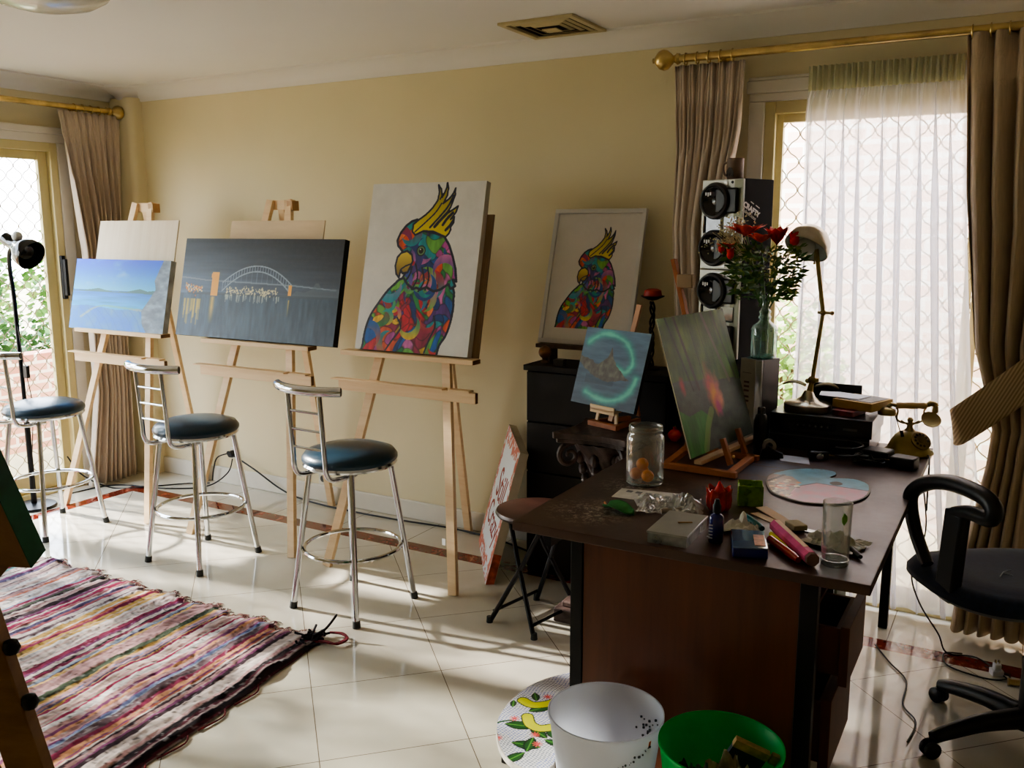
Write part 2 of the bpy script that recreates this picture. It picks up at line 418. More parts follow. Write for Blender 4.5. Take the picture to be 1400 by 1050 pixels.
# back wall glazed door
b = MB(); b.box(WX0, WX0 + .045, YB - .005, YB + .11, 0, WZ).box(WX1 - .045, WX1, YB - .005, YB + .11, 0, WZ).box(WX0 + .045, WX1 - .045, YB - .005, YB + .11, WZ - .05, WZ).box(WX0 + .045, WX1 - .045, YB - .008, YB + .11, 0, .035)
d2 = struct(b.build('door_2', frame_m, bevel=.003, smooth=False))
for xa, xb, yo in ((WX0 + .045, WX0 + .86, YB + .04), (WX0 + .80, WX1 - .045, YB + .075)):
    s = MB(); s.box(xa, xa + .028, yo - .015, yo + .015, .035, WZ - .05).box(xb - .028, xb, yo - .015, yo + .015, .035, WZ - .05).box(xa + .028, xb - .028, yo - .015, yo + .015, WZ - .085, WZ - .05).box(xa + .028, xb - .028, yo - .015, yo + .015, .035, .10)
    f = s.build('screen_frame', frame_m, d2, bevel=.002, smooth=False)
    w = MB(); screen(w, (xa + .022, yo, .09), (1, 0, 0), xb - xa - .044, WZ - .17); w.build('diamond_mesh', mesh_m, f, smooth=False)
g = MB(); g.box(WX1 - .8, WX1 - .05, YB + .098, YB + .102, .05, WZ - .06); g.build('pane', MATS['clear_pane'], d2, smooth=False)
b = MB(); b.box(WX0 - .065, WX0, YB - .018, YB, 0, WZ).box(WX1, WX1 + .065, YB - .018, YB, 0, WZ).box(WX0 - .065, WX1 + .065, YB - .018, YB, WZ, WZ + .035).box(WX0 - .075, WX1 + .075, YB - .03, YB, WZ + .035, WZ + .085).box(WX0 - .07, WX1 + .07, YB - .022, YB, WZ + .085, WZ + .10)
struct(b.build('trim_5', trim_m, bevel=.004))

# ------------------------------------------------------------------ outside
def brick_mat(name, a, b_, mo, sc):
    m, nt, p, out = node_mat(name)
    tc = nt.nodes.new('ShaderNodeTexCoord'); br = nt.nodes.new('ShaderNodeTexBrick')
    br.inputs['Color1'].default_value = (*hexc(*a), 1); br.inputs['Color2'].default_value = (*hexc(*b_), 1); br.inputs['Mortar'].default_value = (*hexc(*mo), 1)
    br.inputs['Scale'].default_value = sc; br.inputs['Mortar Size'].default_value = .03; br.inputs['Brick Width'].default_value = .5; br.inputs['Row Height'].default_value = .19
    sp = nt.nodes.new('ShaderNodeSeparateXYZ'); cb = nt.nodes.new('ShaderNodeCombineXYZ'); nt.links.new(tc.outputs['Object'], sp.inputs[0])
    nt.links.new(math_n(nt, 'ADD', sp.outputs[0], sp.outputs[1]), cb.inputs[0]); nt.links.new(sp.outputs[2], cb.inputs[1]); nt.links.new(cb.outputs[0], br.inputs['Vector'])
    nt.links.new(br.outputs[0], p.inputs['Base Color']); p.inputs['Roughness'].default_value = .9
    return m
gr = MB().box(-30, 14, -14, 20, -.4, -.14).build('ground', mat('garden_ground', (170, 160, 128), .9, var=.2, scale=1.2), smooth=False); struct(gr)
bw = MB().box(-6, 4.5, 5.5, 5.7, -.14, 3.4).build('brick_wall', brick_mat('pale_brick', (236, 196, 178), (244, 216, 202), (250, 244, 236), 2.2), smooth=False)
tag(bw, 'pale pink brick wall outside, seen through the sheer curtain', 'wall')
lw_ = MB().box(-7.0, -6.8, -3, 9, -.14, .62).build('garden_wall', brick_mat('red_brick', (160, 104, 86), (188, 140, 120), (205, 190, 175), 2.4), smooth=False)
tag(lw_, 'low pinkish brick garden wall outside the left sliding door', 'wall')
leafm = [mat('leaf_%s' % n, c, .5, var=.25, scale=5, sub=0) for n, c in (('dark', (52, 88, 42)), ('mid', (84, 124, 58)), ('light', (132, 164, 78)))]
def foliage(mb, c, r, n, L=.06, seed=1, flat=.5):
    rnd = random.Random(seed)
    for _ in range(n):
        while True:
            p = Vector((rnd.uniform(-1, 1), rnd.uniform(-1, 1), rnd.uniform(-1, 1)))
            if .35 < p.length < 1: break
        p = Vector((p.x * r[0], p.y * r[1], p.z * r[2])) + Vector(c)
        d = Vector((rnd.gauss(0, 1), rnd.gauss(0, 1), rnd.gauss(0, 1) * flat)).normalized(); u = d.orthogonal().normalized() * .35
        l = L * rnd.uniform(.6, 1.3)
        mb.add([p, p + d * l * .5 + u * l, p + d * l, p + d * l * .5 - u * l], [(0, 1, 2, 3)])
def bush(name, label, c, r, n, L, mi, seed, group=None):
    t = thing(name, label, 'bush', (c[0], c[1], -.14), group=group)
    s = MB(); cz = c[2] + .14
    for k in range(7):
        a = 2 * PI * k / 7; s.tube([(0, 0, 0), (.25 * r[0] * cos(a), .25 * r[1] * sin(a), cz * .5), (.6 * r[0] * cos(a), .6 * r[1] * sin(a), cz + .3 * r[2])], [.03, .02, .008], 5)
    s.build('stem', mat('bark', (92, 74, 56), .9, var=.2), t)
    m_ = MB(); foliage(m_, (0, 0, cz), r, n, L, seed); m_.build('leaves', leafm[mi], t, smooth=False)
    m_ = MB(); foliage(m_, (0, 0, cz + .05), (r[0] * 1.05, r[1] * 1.05, r[2] * 1.05), n // 3, L, seed + 50); m_.build('leaves', leafm[min(2, mi + 1)], t, smooth=False)
bush('garden_bush', 'broad green bush beyond the low brick wall, nearest the door frame', (-11.4, 8.9, .8), (1.0, 1.6, 1.15), 5200, .13, 1, 3)
bush('garden_bush', 'paler green bush left of the broad one, behind the black reading lamp', (-11.6, 5.4, .8), (1.0, 1.6, 1.2), 5200, .13, 1, 9)
bush('garden_bush', 'dark green shrub low behind the garden wall', (-8.2, 4.4, .3), (.5, 1.3, .55), 2600, .08, 0, 21)
bush('overhanging_tree', 'leafy tree overhanging the terrace outside the left door', (-7.3, 3.05, 2.3), (.45, .42, .85), 1500, .10, 1, 41)  # added out of view to block direct sun on the easel canvases
bush('overhanging_tree', 'sparser tree shading the terrace, further along from the left door', (-7.6, 1.55, 2.1), (.5, .95, .95), 1050, .09, 1, 47)  # added out of view; sparse leaves dim and soften the sun on the floor
bush('leafy_shrub', 'bright green shrub outside, low beside the hifi at the window edge', (-1.02, 4.75, .72), (.26, .22, .5), 900, .055, 2, 33)
for k, (px, py, w_) in enumerate(((-7.6, 1.85, .13), (-7.6, 2.35, .2), (-7.6, 1.15, .1))):  # posts added out of view to break the sun into bands on the floor
    MBp = MB().box(px - .06, px + .06, py - w_ / 2, py + w_ / 2, -.14, 3.0).build('verandah_post', mat('post_paint', (206, 196, 170), .6), bevel=.008)
    tag(MBp, ['timber verandah post outside the left sliding door', 'wide timber verandah post outside the left sliding door', 'slim timber verandah post outside the left sliding door'][k], 'post')
# ================================================================== paintings (software painted)
def cr(pts, n=5, closed=True): return [(p.x, p.y) for p in spline([(a, b, 0) for a, b in pts], n, closed)]
PAL = [(28, 96, 168), (20, 138, 140), (196, 48, 62), (216, 96, 60), (178, 84, 150), (232, 190, 70), (44, 132, 74), (92, 60, 130), (206, 120, 176), (24, 60, 120), (150, 44, 74), (110, 170, 80), (40, 150, 160), (226, 128, 76)]
def parrot_img(nu, nv, asp, bg, dim=1.):
    U, V = gridUV(nu, nv); img = np.ones((nv, nu, 3)) * rgb(bg)
    img *= (.93 + .09 * vnoise(nu, nv, 7, 8, 2, 4))[..., None]
    body = cr([(.37, .434), (.3, .397), (.233, .347), (.17, .278), (.122, .221), (.092, .165), (.075, .104), (.068, .03), (.07, -.06), (.3, -.08), (.68, -.06), (.755, .057), (.798, .112), (.825, .183), (.836, .254), (.833, .311), (.806, .391), (.594, .456)])
    head = [(.334, .597), (.294, .627), (.281, .657), (.306, .705), (.348, .746), (.394, .771), (.442, .782), (.425, .711), (.505, .714), (.594, .705), (.692, .684), (.742, .635), (.786, .566), (.82, .497), (.839, .425), (.808, .432), (.834, .398), (.797, .382), (.773, .408), (.709, .375), (.652, .364), (.587, .386), (.536, .371), (.5, .381), (.473, .373), (.417, .399), (.37, .441), (.40, .489), (.41, .537)]
    beak = [(.331, .584), (.383, .596), (.428, .573), (.442, .537), (.425, .502), (.406, .469), (.362, .462), (.342, .482), (.334, .437), (.305, .458), (.289, .506), (.3, .558)]
    crest = [(.408, .711), (.411, .753), (.452, .779), (.512, .81), (.564, .849), (.602, .893), (.609, .941), (.594, .984), (.623, .958), (.637, .912), (.656, .94), (.669, .969), (.67, .995), (.683, .964), (.681, .922), (.653, .875), (.703, .904), (.73, .932), (.745, .962), (.747, .921), (.72, .852), (.683, .809), (.734, .834), (.783, .858), (.77, .822), (.731, .782), (.761, .796), (.761, .763), (.736, .735), (.742, .723), (.73, .7), (.705, .679), (.594, .711), (.505, .714), (.437, .691)]
    rnd = random.Random(5)
    Wx = U + .035 * np.sin(V * 21 + 1) + .03 * (vnoise(nu, nv, 5, 5, 11) - .5) * 2
    Wy = V * asp + .035 * np.sin(U * 23)
    seeds = [(rnd.uniform(0, .9), rnd.uniform(-.05, .85) * asp, rnd.randrange(len(PAL)), rnd.uniform(.5, 1.0), rnd.uniform(0, PI)) for _ in range(120)]
    D = np.full(U.shape, 9.); I = np.zeros(U.shape, int); D2 = np.full(U.shape, 9.)
    for k, (sx, sy, ci, st, an) in enumerate(seeds):
        dx, dy = Wx - sx, Wy - sy; a, c_ = dx * cos(an) + dy * sin(an), -dx * sin(an) + dy * cos(an)
        d = np.hypot(a * st * .75, c_ * 1.5); m = d < D
        D2 = np.where(m, D, np.minimum(D2, d)); D = np.where(m, d, D); I = np.where(m, ci, I)
    pc = np.array(PAL)[I] / 255.; pc = pc * (.74 + .4 * vnoise(nu, nv, 40, 12, 4, 2))[..., None]
    ed = np.clip((D2 - D) / .012, 0, 1)[..., None]; pc = pc * (.55 + .45 * ed)
    mb_ = poly_mask(U, V, body); mh = poly_mask(U, V, head)
    for mk in (mb_, mh): img[mk] = pc[mk]
    # swooping crescents over the patches
    for k in range(34):
        cx, cy, r0 = rnd.uniform(.12, .8), rnd.uniform(0, .72), rnd.uniform(.045, .115); a0 = rnd.uniform(0, 2 * PI)
        ox, oy = cx + r0 * .45 * cos(a0), cy + r0 * .45 * sin(a0) / asp
        m = (np.hypot(U - cx, (V - cy) * asp) < r0) & (np.hypot(U - ox, (V - oy) * asp) > r0 * .85) & (mb_ | mh)
        c0, c1 = rgb(PAL[rnd.randrange(len(PAL))]), rgb(PAL[rnd.randrange(len(PAL))]); t = np.clip((V - cy) * asp / r0 * .5 + .5, 0, 1)[..., None]
        q = (c0 * (1 - t) + c1 * t) * (.85 + .2 * vnoise(nu, nv, 50, 14, 6 + k, 1))[..., None]; img[m] = q[m]
    navy = (18, 26, 48)
    for ln in ([(.46, .37), (.50, .44), (.47, .52)], [(.52, .36), (.56, .42), (.53, .50)], [(.40, .42), (.43, .46), (.44, .5)], [(.58, .37), (.60, .44), (.58, .5)], [(.28, .0), (.33, .06), (.40, .14), (.36, .2)], [(.62, -.02), (.66, .08), (.70, .16), (.68, .22)]):
        put(img, (dist_line(U, V, cr(ln, 5, False), asp) < .007) & (mb_ | mh), navy)
    put(img, (dist_line(U, V, body, asp, True) < .0095) & ~mh, navy); put(img, dist_line(U, V, head, asp, True) < .0095, navy)
    mc = poly_mask(U, V, crest); cc = rgb((222, 204, 76)) * (.75 + .5 * np.clip((.9 - V) * 2.2, 0, .6)[..., None])
    img[mc] = cc[mc]; put(img, dist_line(U, V, crest, asp, True) < .0075, navy)
    for ln, w_ in (([(.434, .711), (.516, .765), (.595, .823), (.639, .875)], .006), ([(.56, .735), (.648, .809), (.70, .86), (.735, .92)], .008), ([(.60, .74), (.66, .79), (.71, .83)], .012), ([(.67, .75), (.70, .785), (.745, .82)], .011), ([(.70, .72), (.73, .745), (.755, .775)], .011), ([(.622, .9), (.64, .93)], .006)):
        put(img, dist_line(U, V, cr(ln, 5, False), asp) < w_, navy)
    mk = poly_mask(U, V, beak); t = np.clip((V - .44) / .15, 0, 1)[..., None]; bc = rgb((120, 96, 46)) * (1 - t) + rgb((222, 200, 92)) * t; img[mk] = bc[mk]
    put(img, dist_line(U, V, beak, asp, True) < .008, navy)
    put(img, dist_line(U, V, [(.345, .488), (.383, .507), (.43, .52)], asp) < .006, navy)
    e = np.hypot(U - .505, (V - .598) * asp)
    put(img, e < .040, navy); put(img, e < .031, (104, 140, 96)); put(img, e < .021, (12, 14, 16)); put(img, np.hypot(U - .498, (V - .606) * asp) < .005, (220, 220, 210))
    return np.clip(img * dim, 0, 1)
def beach_img(nu, nv):
    U, V = gridUV(nu, nv); img = np.zeros((nv, nu, 3))
    sky = np.clip((V - .55) / .45, 0, 1)[..., None]; img[:] = rgb((120, 200, 236)) * (1 - sky) + rgb((6, 92, 214)) * sky
    n = vnoise(nu, nv, 5, 7, 3, 4); cl = np.clip((n - .52) * 4, 0, 1) * np.clip(1.2 - abs(V - .82) * 5, 0, 1) * np.clip(1.4 - U * 1.6, .15, 1); img = img * (1 - cl[..., None] * .75) + rgb((236, 240, 236)) * cl[..., None] * .75
    sea = V < .56; st = np.clip(V / .56, 0, 1)[..., None]; s = rgb((10, 170, 206)) * (1 - abs(st - .45) * 1.2) + rgb((4, 92, 180)) * abs(st - .45) * 1.2
    s = s * (.85 + .3 * vnoise(nu, nv, 4, 40, 8, 3))[..., None]; img[sea] = s[sea]
    low = V < .32 + .02 * np.sin(U * 9); n2 = vnoise(nu, nv, 14, 6, 5, 4)[..., None]; lw2 = rgb((40, 116, 200)) * (1 - n2) + rgb((112, 156, 184)) * n2; img[low] = lw2[low]
    put(img, dist_line(U, V, cr([(.12, .17), (.30, .33), (.55, .33), (.8, .30)], 5, False)) < .012 * (.6 + n2[..., 0]), (176, 182, 170), .6)
    for k in range(9): put(img, dist_line(U, V, [(.1 + k * .09, .3), (.22 + k * .085, .16), (.3 + k * .08, .0)]) < .008 * n2[..., 0], (50, 96, 160), .35)
    put(img, poly_mask(U, V, [(0, .55), (.1, .555), (.2, .57), (.28, .59), (.36, .565), (.45, .55), (.6, .56), (.72, .60), (.8, .57), (.9, .59), (.95, .57), (.95, .52), (.7, .54), (0, .54)]), (74, 112, 118))
    c = poly_mask(U, V, [(1.01, 1.01), (.93, 1.01), (.89, .85), (.86, .72), (.88, .6), (.82, .44), (.76, .3), (.78, .12), (.84, -.01), (1.01, -.01)]); cc = rgb((126, 138, 150)) * (.6 + .75 * vnoise(nu, nv, 16, 18, 12, 4))[..., None]; img[c] = cc[c]
    return img
def bridge_img(nu, nv):
    U, V = gridUV(nu, nv); n = vnoise(nu, nv, 3, 30, 3, 3)[..., None]
    t = np.clip((V - .45) / .55, 0, 1)[..., None]; img = rgb((92, 104, 120)) * (1 - t) + rgb((36, 42, 50)) * t
    img *= (1.25 - .5 * U[..., None]) * (.85 + .3 * n)
    wat = V < .44; wn = vnoise(nu, nv, 60, 5, 7, 3)[..., None]; w_ = rgb((78, 92, 106)) * (.78 + .4 * wn) * (1.12 - .22 * U[..., None]); img[wat] = w_[wat]
    put(img, (V < .455) & (V > .43) & (U > .05), (70, 80, 88), .6)
    rnd = random.Random(2)
    ar = lambda u, z0, h: z0 + h * (1 - ((u - .5) / .215) ** 2)
    top = [(u / 60, ar(u / 60, .56, .17)) for u in range(17, 44)]; bot = [(u / 60, ar(u / 60, .475, .20)) for u in range(17, 44)]
    for L in (top, bot): put(img, dist_line(U, V, L, .48) < .0028, (170, 182, 196), .85)
    for u in range(17, 44): put(img, dist_line(U, V, [(u / 60, ar(u / 60, .475, .20)), (u / 60, ar(u / 60, .56, .17))], .48) < .0018, (150, 162, 178), .7)
    for u in range(18, 43, 2): put(img, dist_line(U, V, [(u / 60, .555), (u / 60, ar(u / 60, .475, .2))], .48) < .0012, (130, 142, 160), .6)
    put(img, dist_line(U, V, [(.0, .60), (.17, .575), (.3, .57), (.73, .55), (.98, .52)], .48) < .0035, (150, 160, 172), .7)
    for u0, w0, z0, z1 in ((.232, .045, .42, .66), (.215, .02, .6, .645), (.712, .020, .45, .555)): put(img, (abs(U - u0) < w0 / 2) & (V > z0) & (V < z1), (226, 178, 104))
    for u0, w0, z0 in ((.225, .04, .13), (.712, .012, .24)):
        m = np.clip(1 - abs(U - u0) / (w0 / 2), 0, 1) * (V < .41) * np.clip((V - z0) * 6, 0, 1); img[:] = img * (1 - .85 * m[..., None]) + rgb((228, 196, 120)) * .85 * m[..., None]
    for k in range(150):
        x, y = rnd.uniform(.31, .64), rnd.gauss(.475, .018); put(img, np.hypot(U - x, (V - y) * .48) < rnd.uniform(.002, .005), (222, 216, 186), .8)
    for k in range(70):
        x, y = rnd.uniform(.03, .15), rnd.gauss(.48, .022); put(img, np.hypot(U - x, (V - y) * .48) < .004, rnd.choice([(232, 190, 110), (240, 230, 200), (190, 120, 70)]), .8)
    for k in range(28):
        x = rnd.uniform(.03, .15); put(img, (abs(U - x) < .004) & (V < .38) & (V > rnd.uniform(.1, .3)), (210, 190, 120), .4)
    put(img, poly_mask(U, V, [(.72, .45), (.75, .50), (.8, .49), (.84, .52), (.86, .58), (.88, .58), (.9, .52), (.97, .54), (1, .53), (1, .45)]), (96, 106, 116), .6)
    for k in range(50):
        x = rnd.uniform(.3, .66); put(img, (abs(U - x) < .0025) & (V < .44) & (V > rnd.uniform(.36, .42)), (190, 196, 190), .5)
    return img
def aurora_img(nu, nv):
    U, V = gridUV(nu, nv); n = vnoise(nu, nv, 4, 24, 3, 4)[..., None]
    img = (rgb((62, 84, 106)) * (1 - n) + rgb((104, 132, 156)) * n) * (.78 + .3 * V[..., None])
    for ln, w_ in (([(.08, .80), (.25, .92), (.45, .93), (.65, .86), (.78, .72), (.82, .58), (.74, .48), (.6, .52)], .05), ([(.92, .42), (.88, .28), (.78, .17), (.6, .10), (.42, .10), (.2, .16)], .055)):
        d = dist_line(U, V, cr(ln, 6, False), .9) + .03 * (vnoise(nu, nv, 12, 12, 9, 3) - .5); g = np.exp(-(d / w_) ** 2)[..., None] * .75 * (.6 + .5 * n); img = img * (1 - g) + rgb((70, 196, 172)) * g
        g = np.exp(-(d / (w_ * .45)) ** 2)[..., None] * .4; img = img * (1 - g) + rgb((180, 250, 225)) * g
    isl = poly_mask(U, V + .03 * (vnoise(nu, nv, 18, 18, 77, 3) - .5), [(.0, .62), (.1, .60), (.2, .585), (.27, .53), (.33, .56), (.38, .60), (.43, .62), (.455, .70), (.47, .79), (.49, .72), (.52, .64), (.58, .56), (.66, .50), (.74, .43), (.82, .39), (.68, .365), (.6, .34), (.48, .33), (.36, .35), (.22, .40), (.1, .47), (0, .54)])
    q = rgb((92, 90, 84)) * (.6 + .8 * vnoise(nu, nv, 24, 18, 5, 3))[..., None]; img[isl] = q[isl]
    refl = (V < .40) & (V > .28) & (U > .15) & (U < .6); img[refl] = img[refl] * .85
    return img
def forest_img(nu, nv):
    U, V = gridUV(nu, nv); n = vnoise(nu, nv, 22, 4, 3, 4)[..., None]; n2 = vnoise(nu, nv, 6, 6, 13, 4)[..., None]
    img = rgb((46, 66, 40)) * (1 - n) + rgb((110, 132, 74)) * n; img = img * (.6 + .7 * n2)
    low = V < .52 - .1 * U + .05 * (n2[..., 0]); g = rgb((70, 78, 70)) * (.7 + .6 * vnoise(nu, nv, 12, 18, 8, 4))[..., None]; img[low] = g[low]
    for u0, u1, w_, c in ((.10, .26, .02, (38, 44, 34)), (.22, .34, .03, (56, 52, 42)), (.62, .82, .035, (104, 100, 88)), (.78, .93, .02, (60, 62, 50)), (.4, .46, .012, (44, 56, 36)), (.52, .60, .01, (60, 70, 46))):
        put(img, (dist_line(U, V, [(u0, 1.02), (u1, .45)]) < w_ / 2), c, .85)
    gl = poly_mask(U, V, [(0, .34), (.12, .28), (.30, .30), (.42, .22), (.34, .14), (.26, .05), (.2, -.02), (0, -.02)]); q = (rgb((62, 112, 60)) * (.7 + .6 * n)); img[gl] = q[gl]
    put(img, dist_line(U, V, [(.44, .27), (.34, .17), (.24, .02)]) < .035, (132, 158, 96), .7)
    for x, y, a, b, c in ((.5, .46, .07, .12, (196, 106, 104)), (.58, .40, .06, .12, (206, 128, 112)), (.53, .36, .05, .1, (224, 160, 96)), (.56, .28, .05, .07, (176, 84, 120)), (.62, .34, .04, .06, (222, 150, 130)), (.12, .50, .03, .06, (166, 80, 84))):
        m = np.clip(1.4 - np.hypot((U - x) / a, (V - y) / b) + .7 * (vnoise(nu, nv, 26, 26, int(x * 99), 2) - .5), 0, 1); img = img * (1 - .9 * m[..., None]) + rgb(c) * .9 * m[..., None]
    return np.clip(img * .9, 0, 1)
def sign_img(nu, nv):
    U, V = gridUV(nu, nv); img = np.ones((nv, nu, 3)) * rgb((232, 236, 240)); n = vnoise(nu, nv, 26, 28, 3, 3)
    e = np.minimum(np.minimum(U, 1 - U), np.minimum(V, 1 - V)); m = (e < .10 + .1 * (n - .5)) & (n > .46); put(img, m, (196, 104, 84), .9)
    for k in range(26):
        rnd = random.Random(k); x = rnd.choice([rnd.uniform(.02, .1), rnd.uniform(.9, .98)]); y = rnd.random(); put(img, np.hypot(U - x, V - y) < .025, (214, 140, 116), .8)
    return img
paint_m = painted('acrylic_paint', .5, .3, 140); paint_d = painted('matt_print', .45, .02)
canv_side = mat('canvas_edge', (206, 200, 188), .8, bump=.2, bscale=400)
dark_side = mat('black_canvas_edge', (22, 22, 24), .7)
grey_side = mat('grey_canvas_edge', (176, 178, 178), .7, var=.2, scale=12)
def canvas_painting(name, label, BL, yaw, lean, w, h, t, img, side, pm=paint_m, group=None, bars=True, sat=1.12):
    o = plane_thing(name, label, 'painting', BL, yaw, lean, group)
    b = MB(); b.box(0, w, .0008, t, 0, h) if not bars else b.box(0, w, .0008, .006, 0, h)
    c = b.build('canvas', side, o, smooth=False)
    if bars:
        s = MB(); s.box(0, w, .006, t, 0, .035).box(0, w, .006, t, h - .035, h).box(0, .035, .006, t, .035, h - .035).box(w - .035, w, .006, t, .035, h - .035)
        s.build('stretcher_frame', side, o, smooth=False)
    painted_grid('painted_face', w, h, img, o, pm, sat=sat)
    return o
LE = math.atan(.23)
def ez(z): return 3.14 + .23 * z          # the plane of the easels' front legs
canvas_painting('canvas_painting', 'large white canvas of a colourful cockatoo on the right-hand pine easel', (-2.755, ez(1.038) - .047, 1.038), 0, LE, .632, .79, .036, parrot_img(330, 410, 1.235, (228, 226, 221)), canv_side)
canvas_painting('canvas_painting', 'wide dark canvas of an arch bridge at night, on the middle pine easel', (-3.995, ez(1.036) - .047, 1.036), 0, LE, 1.105, .525, .036, bridge_img(420, 210), dark_side, sat=1.45)
canvas_painting('canvas_painting', 'small blue beach and sea canvas on the left pine easel', (-4.91, ez(1.026) - .047, 1.026), 0, LE, .812, .41, .036, beach_img(300, 160), grey_side, sat=1.5)
# ------------------------------------------------------------------ the three tall easels
def make_easel(label):
    t = thing('wooden_easel', label, 'easel', group='pine studio easels in a row along the wall')
    k = .23
    for s in (-1, 1):
        b = MB(); b.beam((s * .362, .012, 0), (s * .062, k * 1.745 + .012, 1.745), .045, .022, up=(0, -1, 0)); b.build('leg', pine, t, bevel=.0015)
    b = MB(); b.beam((.0, k * 1.70 + .035, 1.70), (-.035, .765, 0), .042, .022, up=(0, -1, 0)); b.build('rear_leg', pine, t, bevel=.0015)
    b = MB(); b.box(-.085, .085, k * 1.715 + .022, k * 1.715 + .044, 1.695, 1.745); b.build('top_bar', pineH, t, bevel=.0015)
    b = MB(); b.box(.062, .10, k * 1.715 - .0, k * 1.715 + .05, 1.69, 1.74); b.build('hinge_block', wood('dark_pine', (176, 132, 84), (196, 154, 104)), t)
    b = MB(); b.box(-.39, .385, k * .86 - .028, k * .86 - .008, .835, .885); lb = b.build('lower_bar', pineH, t, bevel=.0015)
    b = MB(); b.box(-.425, .22, k * .86 - .045, k * .86 + .0, .886, .892).box(.25, .36, k * .86 - .04, k * .86 + .0, .886, .893); b.build('ledge_strip', pineH, t)
    b = MB(); b.box(-.37, .375, k * 1.02 - .068, k * 1.02 - .004, 1.008, 1.030); b.build('tray', pineH, t, bevel=.0015)
    b = MB(); b.box(.376, .3775, k * 1.02 - .066, k * 1.02 - .006, 1.010, 1.028).box(.386, .3875, k * .86 - .027, k * .86 - .009, .837, .883); b.build('end_grain', wood('end_grain_wood', (92, 62, 36), (130, 92, 56)), t)
    b = MB(); b.box(-.12, .12, .36 * .55 + .02, .36 * .55 + .03, .60, .60 + .001)
    return t
E3 = make_easel('pine easel on the right, holding the large cockatoo canvas'); E3.location = (-2.455, 3.14, 0)
E2 = dup(E3, (-3.404, 3.14, 0), label='middle pine easel, holding the wide night bridge canvas')
E1 = dup(E3, (-4.46, 3.14, 0), label='left pine easel by the curtain, holding the blue beach canvas')
st = MB(); st.box(.005, .022, -.001, 0, .23, .26); s_ = st.build('price_sticker', mat('white_sticker', (232, 232, 232), .6), E3, smooth=False); s_.location = (.31, .0, 0)
def backing(label, x0, x1, z1, m):
    z0 = 1.031
    o = plane_thing('plywood_board', label, 'board', (x0, ez(z0) - .0095, z0), 0, LE, 'plywood boards behind the canvases')
    b = MB(); b.box(0, x1 - x0, 0, .0075, 0, (z1 - z0) / cos(LE)); b.build('panel', m, o, smooth=False)
    d = MB()
    for px, pz in ((.30, .72), (.62, .45)): d.lathe([(0, -.0008), (.004, -.0008), (.004, .0002)], (px * (x1 - x0), 0, pz * (z1 - z0)), 8, rot('X', PI / 2))
    d.build('knot', mat('knot', (150, 120, 92), .7), o)
backing('pale plywood board behind the blue beach canvas', -4.79, -4.12, 1.645, ply)
backing('plywood board mostly hidden behind the dark bridge canvas', -3.71, -3.065, 1.64, wood('plywood_warm', (206, 182, 148), (222, 200, 168), .6, (2, 2, 14), 1.5))
backing('dark edged board hidden behind the large cockatoo canvas', -2.74, -2.088, 1.66, wood('plywood_dark', (120, 96, 70), (150, 122, 92)))
# ------------------------------------------------------------------ bar stools
def make_stool(label):
    t = thing('bar_stool', label, 'stool', group='chrome bar stools with round teal seats')
    for sx in (-1, 1):
        for sy in (-1, 1):
            b = MB(); b.tube([(sx * .118, sy * .118, .622), (sx * .182, sy * .182, .012)], .0125, 12); l = b.build('leg', chrome, t)
            f = MB(); f.tube([(sx * .1806, sy * .1806, .028), (sx * .1835, sy * .1835, 0)], [.0155, .0165], 12); f.build('rubber_foot', rubber, l)
    b = MB(); R_ = .205; b.tube([(R_ * cos(a * PI / 24), R_ * sin(a * PI / 24), .262) for a in range(48)], .009, 8, closed=True)
    fr = b.build('foot_ring', chrome, t)
    sc_ = MB()
    for sx in (-1, 1):
        for sy in (-1, 1): sc_.sphere((sx * .1515, sy * .1515, .262), .009, 8)
    sc_.build('bolt', black_p, fr)
    b = MB(); b.lathe([(0, .612), (.12, .612), (.19, .622), (.198, .632), (.192, .641), (0, .641)], n=48); b.build('seat_rim', chrome, t)
    b = MB(); b.lathe([(0, .641), (.192, .641), (.2, .65), (.2, .662), (.185, .682), (.14, .697), (.07, .704), (0, .706)], n=48); b.build('seat', vinyl, t)
    up = []
    for sx in (-1, 1):
        pts = spline([(sx * .088, -.06, .603), (sx * .088, -.15, .603), (sx * .088, -.205, .612), (sx * .088, -.228, .645), (sx * .088, -.232, .70), (sx * .088, -.240, .82), (sx * .088, -.250, .965)], 6)
        b = MB(); b.tube(pts, .0105, 10); b.build('back_upright', chrome, t)
    for z, y in ((.735, -.235), (.81, -.2395), (.885, -.245)):
        b = MB(); b.tube([(-.088, y, z), (.088, y, z)], .0055, 8); b.build('back_rung', chrome, t)
    pts = [(x * .176, -.275 + .055 * abs(x) ** 2.2, .978) for x in [i / 12 for i in range(-12, 13)]]
    b = MB(); b.tube(pts, .0195, 14); tr_ = b.build('top_rail', chrome, t)
    c = MB()
    for s in (0, -1):
        p, q = Vector(pts[s]), Vector(pts[1 if s == 0 else -2]); d = (p - q).normalized(); c.tube([p - d * .002, p + d * .0012], .0165, 12)
    c.build('end_cap', black_p, tr_)
    return t
S3 = make_stool('chrome bar stool with teal seat, nearest, in front of the cockatoo easel'); S3.location = (-2.424, 2.878, 0); S3.rotation_euler = (0, 0, math.radians(-4))
S2 = dup(S3, (-3.43, 2.947, 0), math.radians(-1), 'middle chrome bar stool in front of the bridge canvas easel')
S1 = dup(S3, (-4.50, 2.868, 0), math.radians(2), 'chrome bar stool at the left edge, beside the black reading lamp')
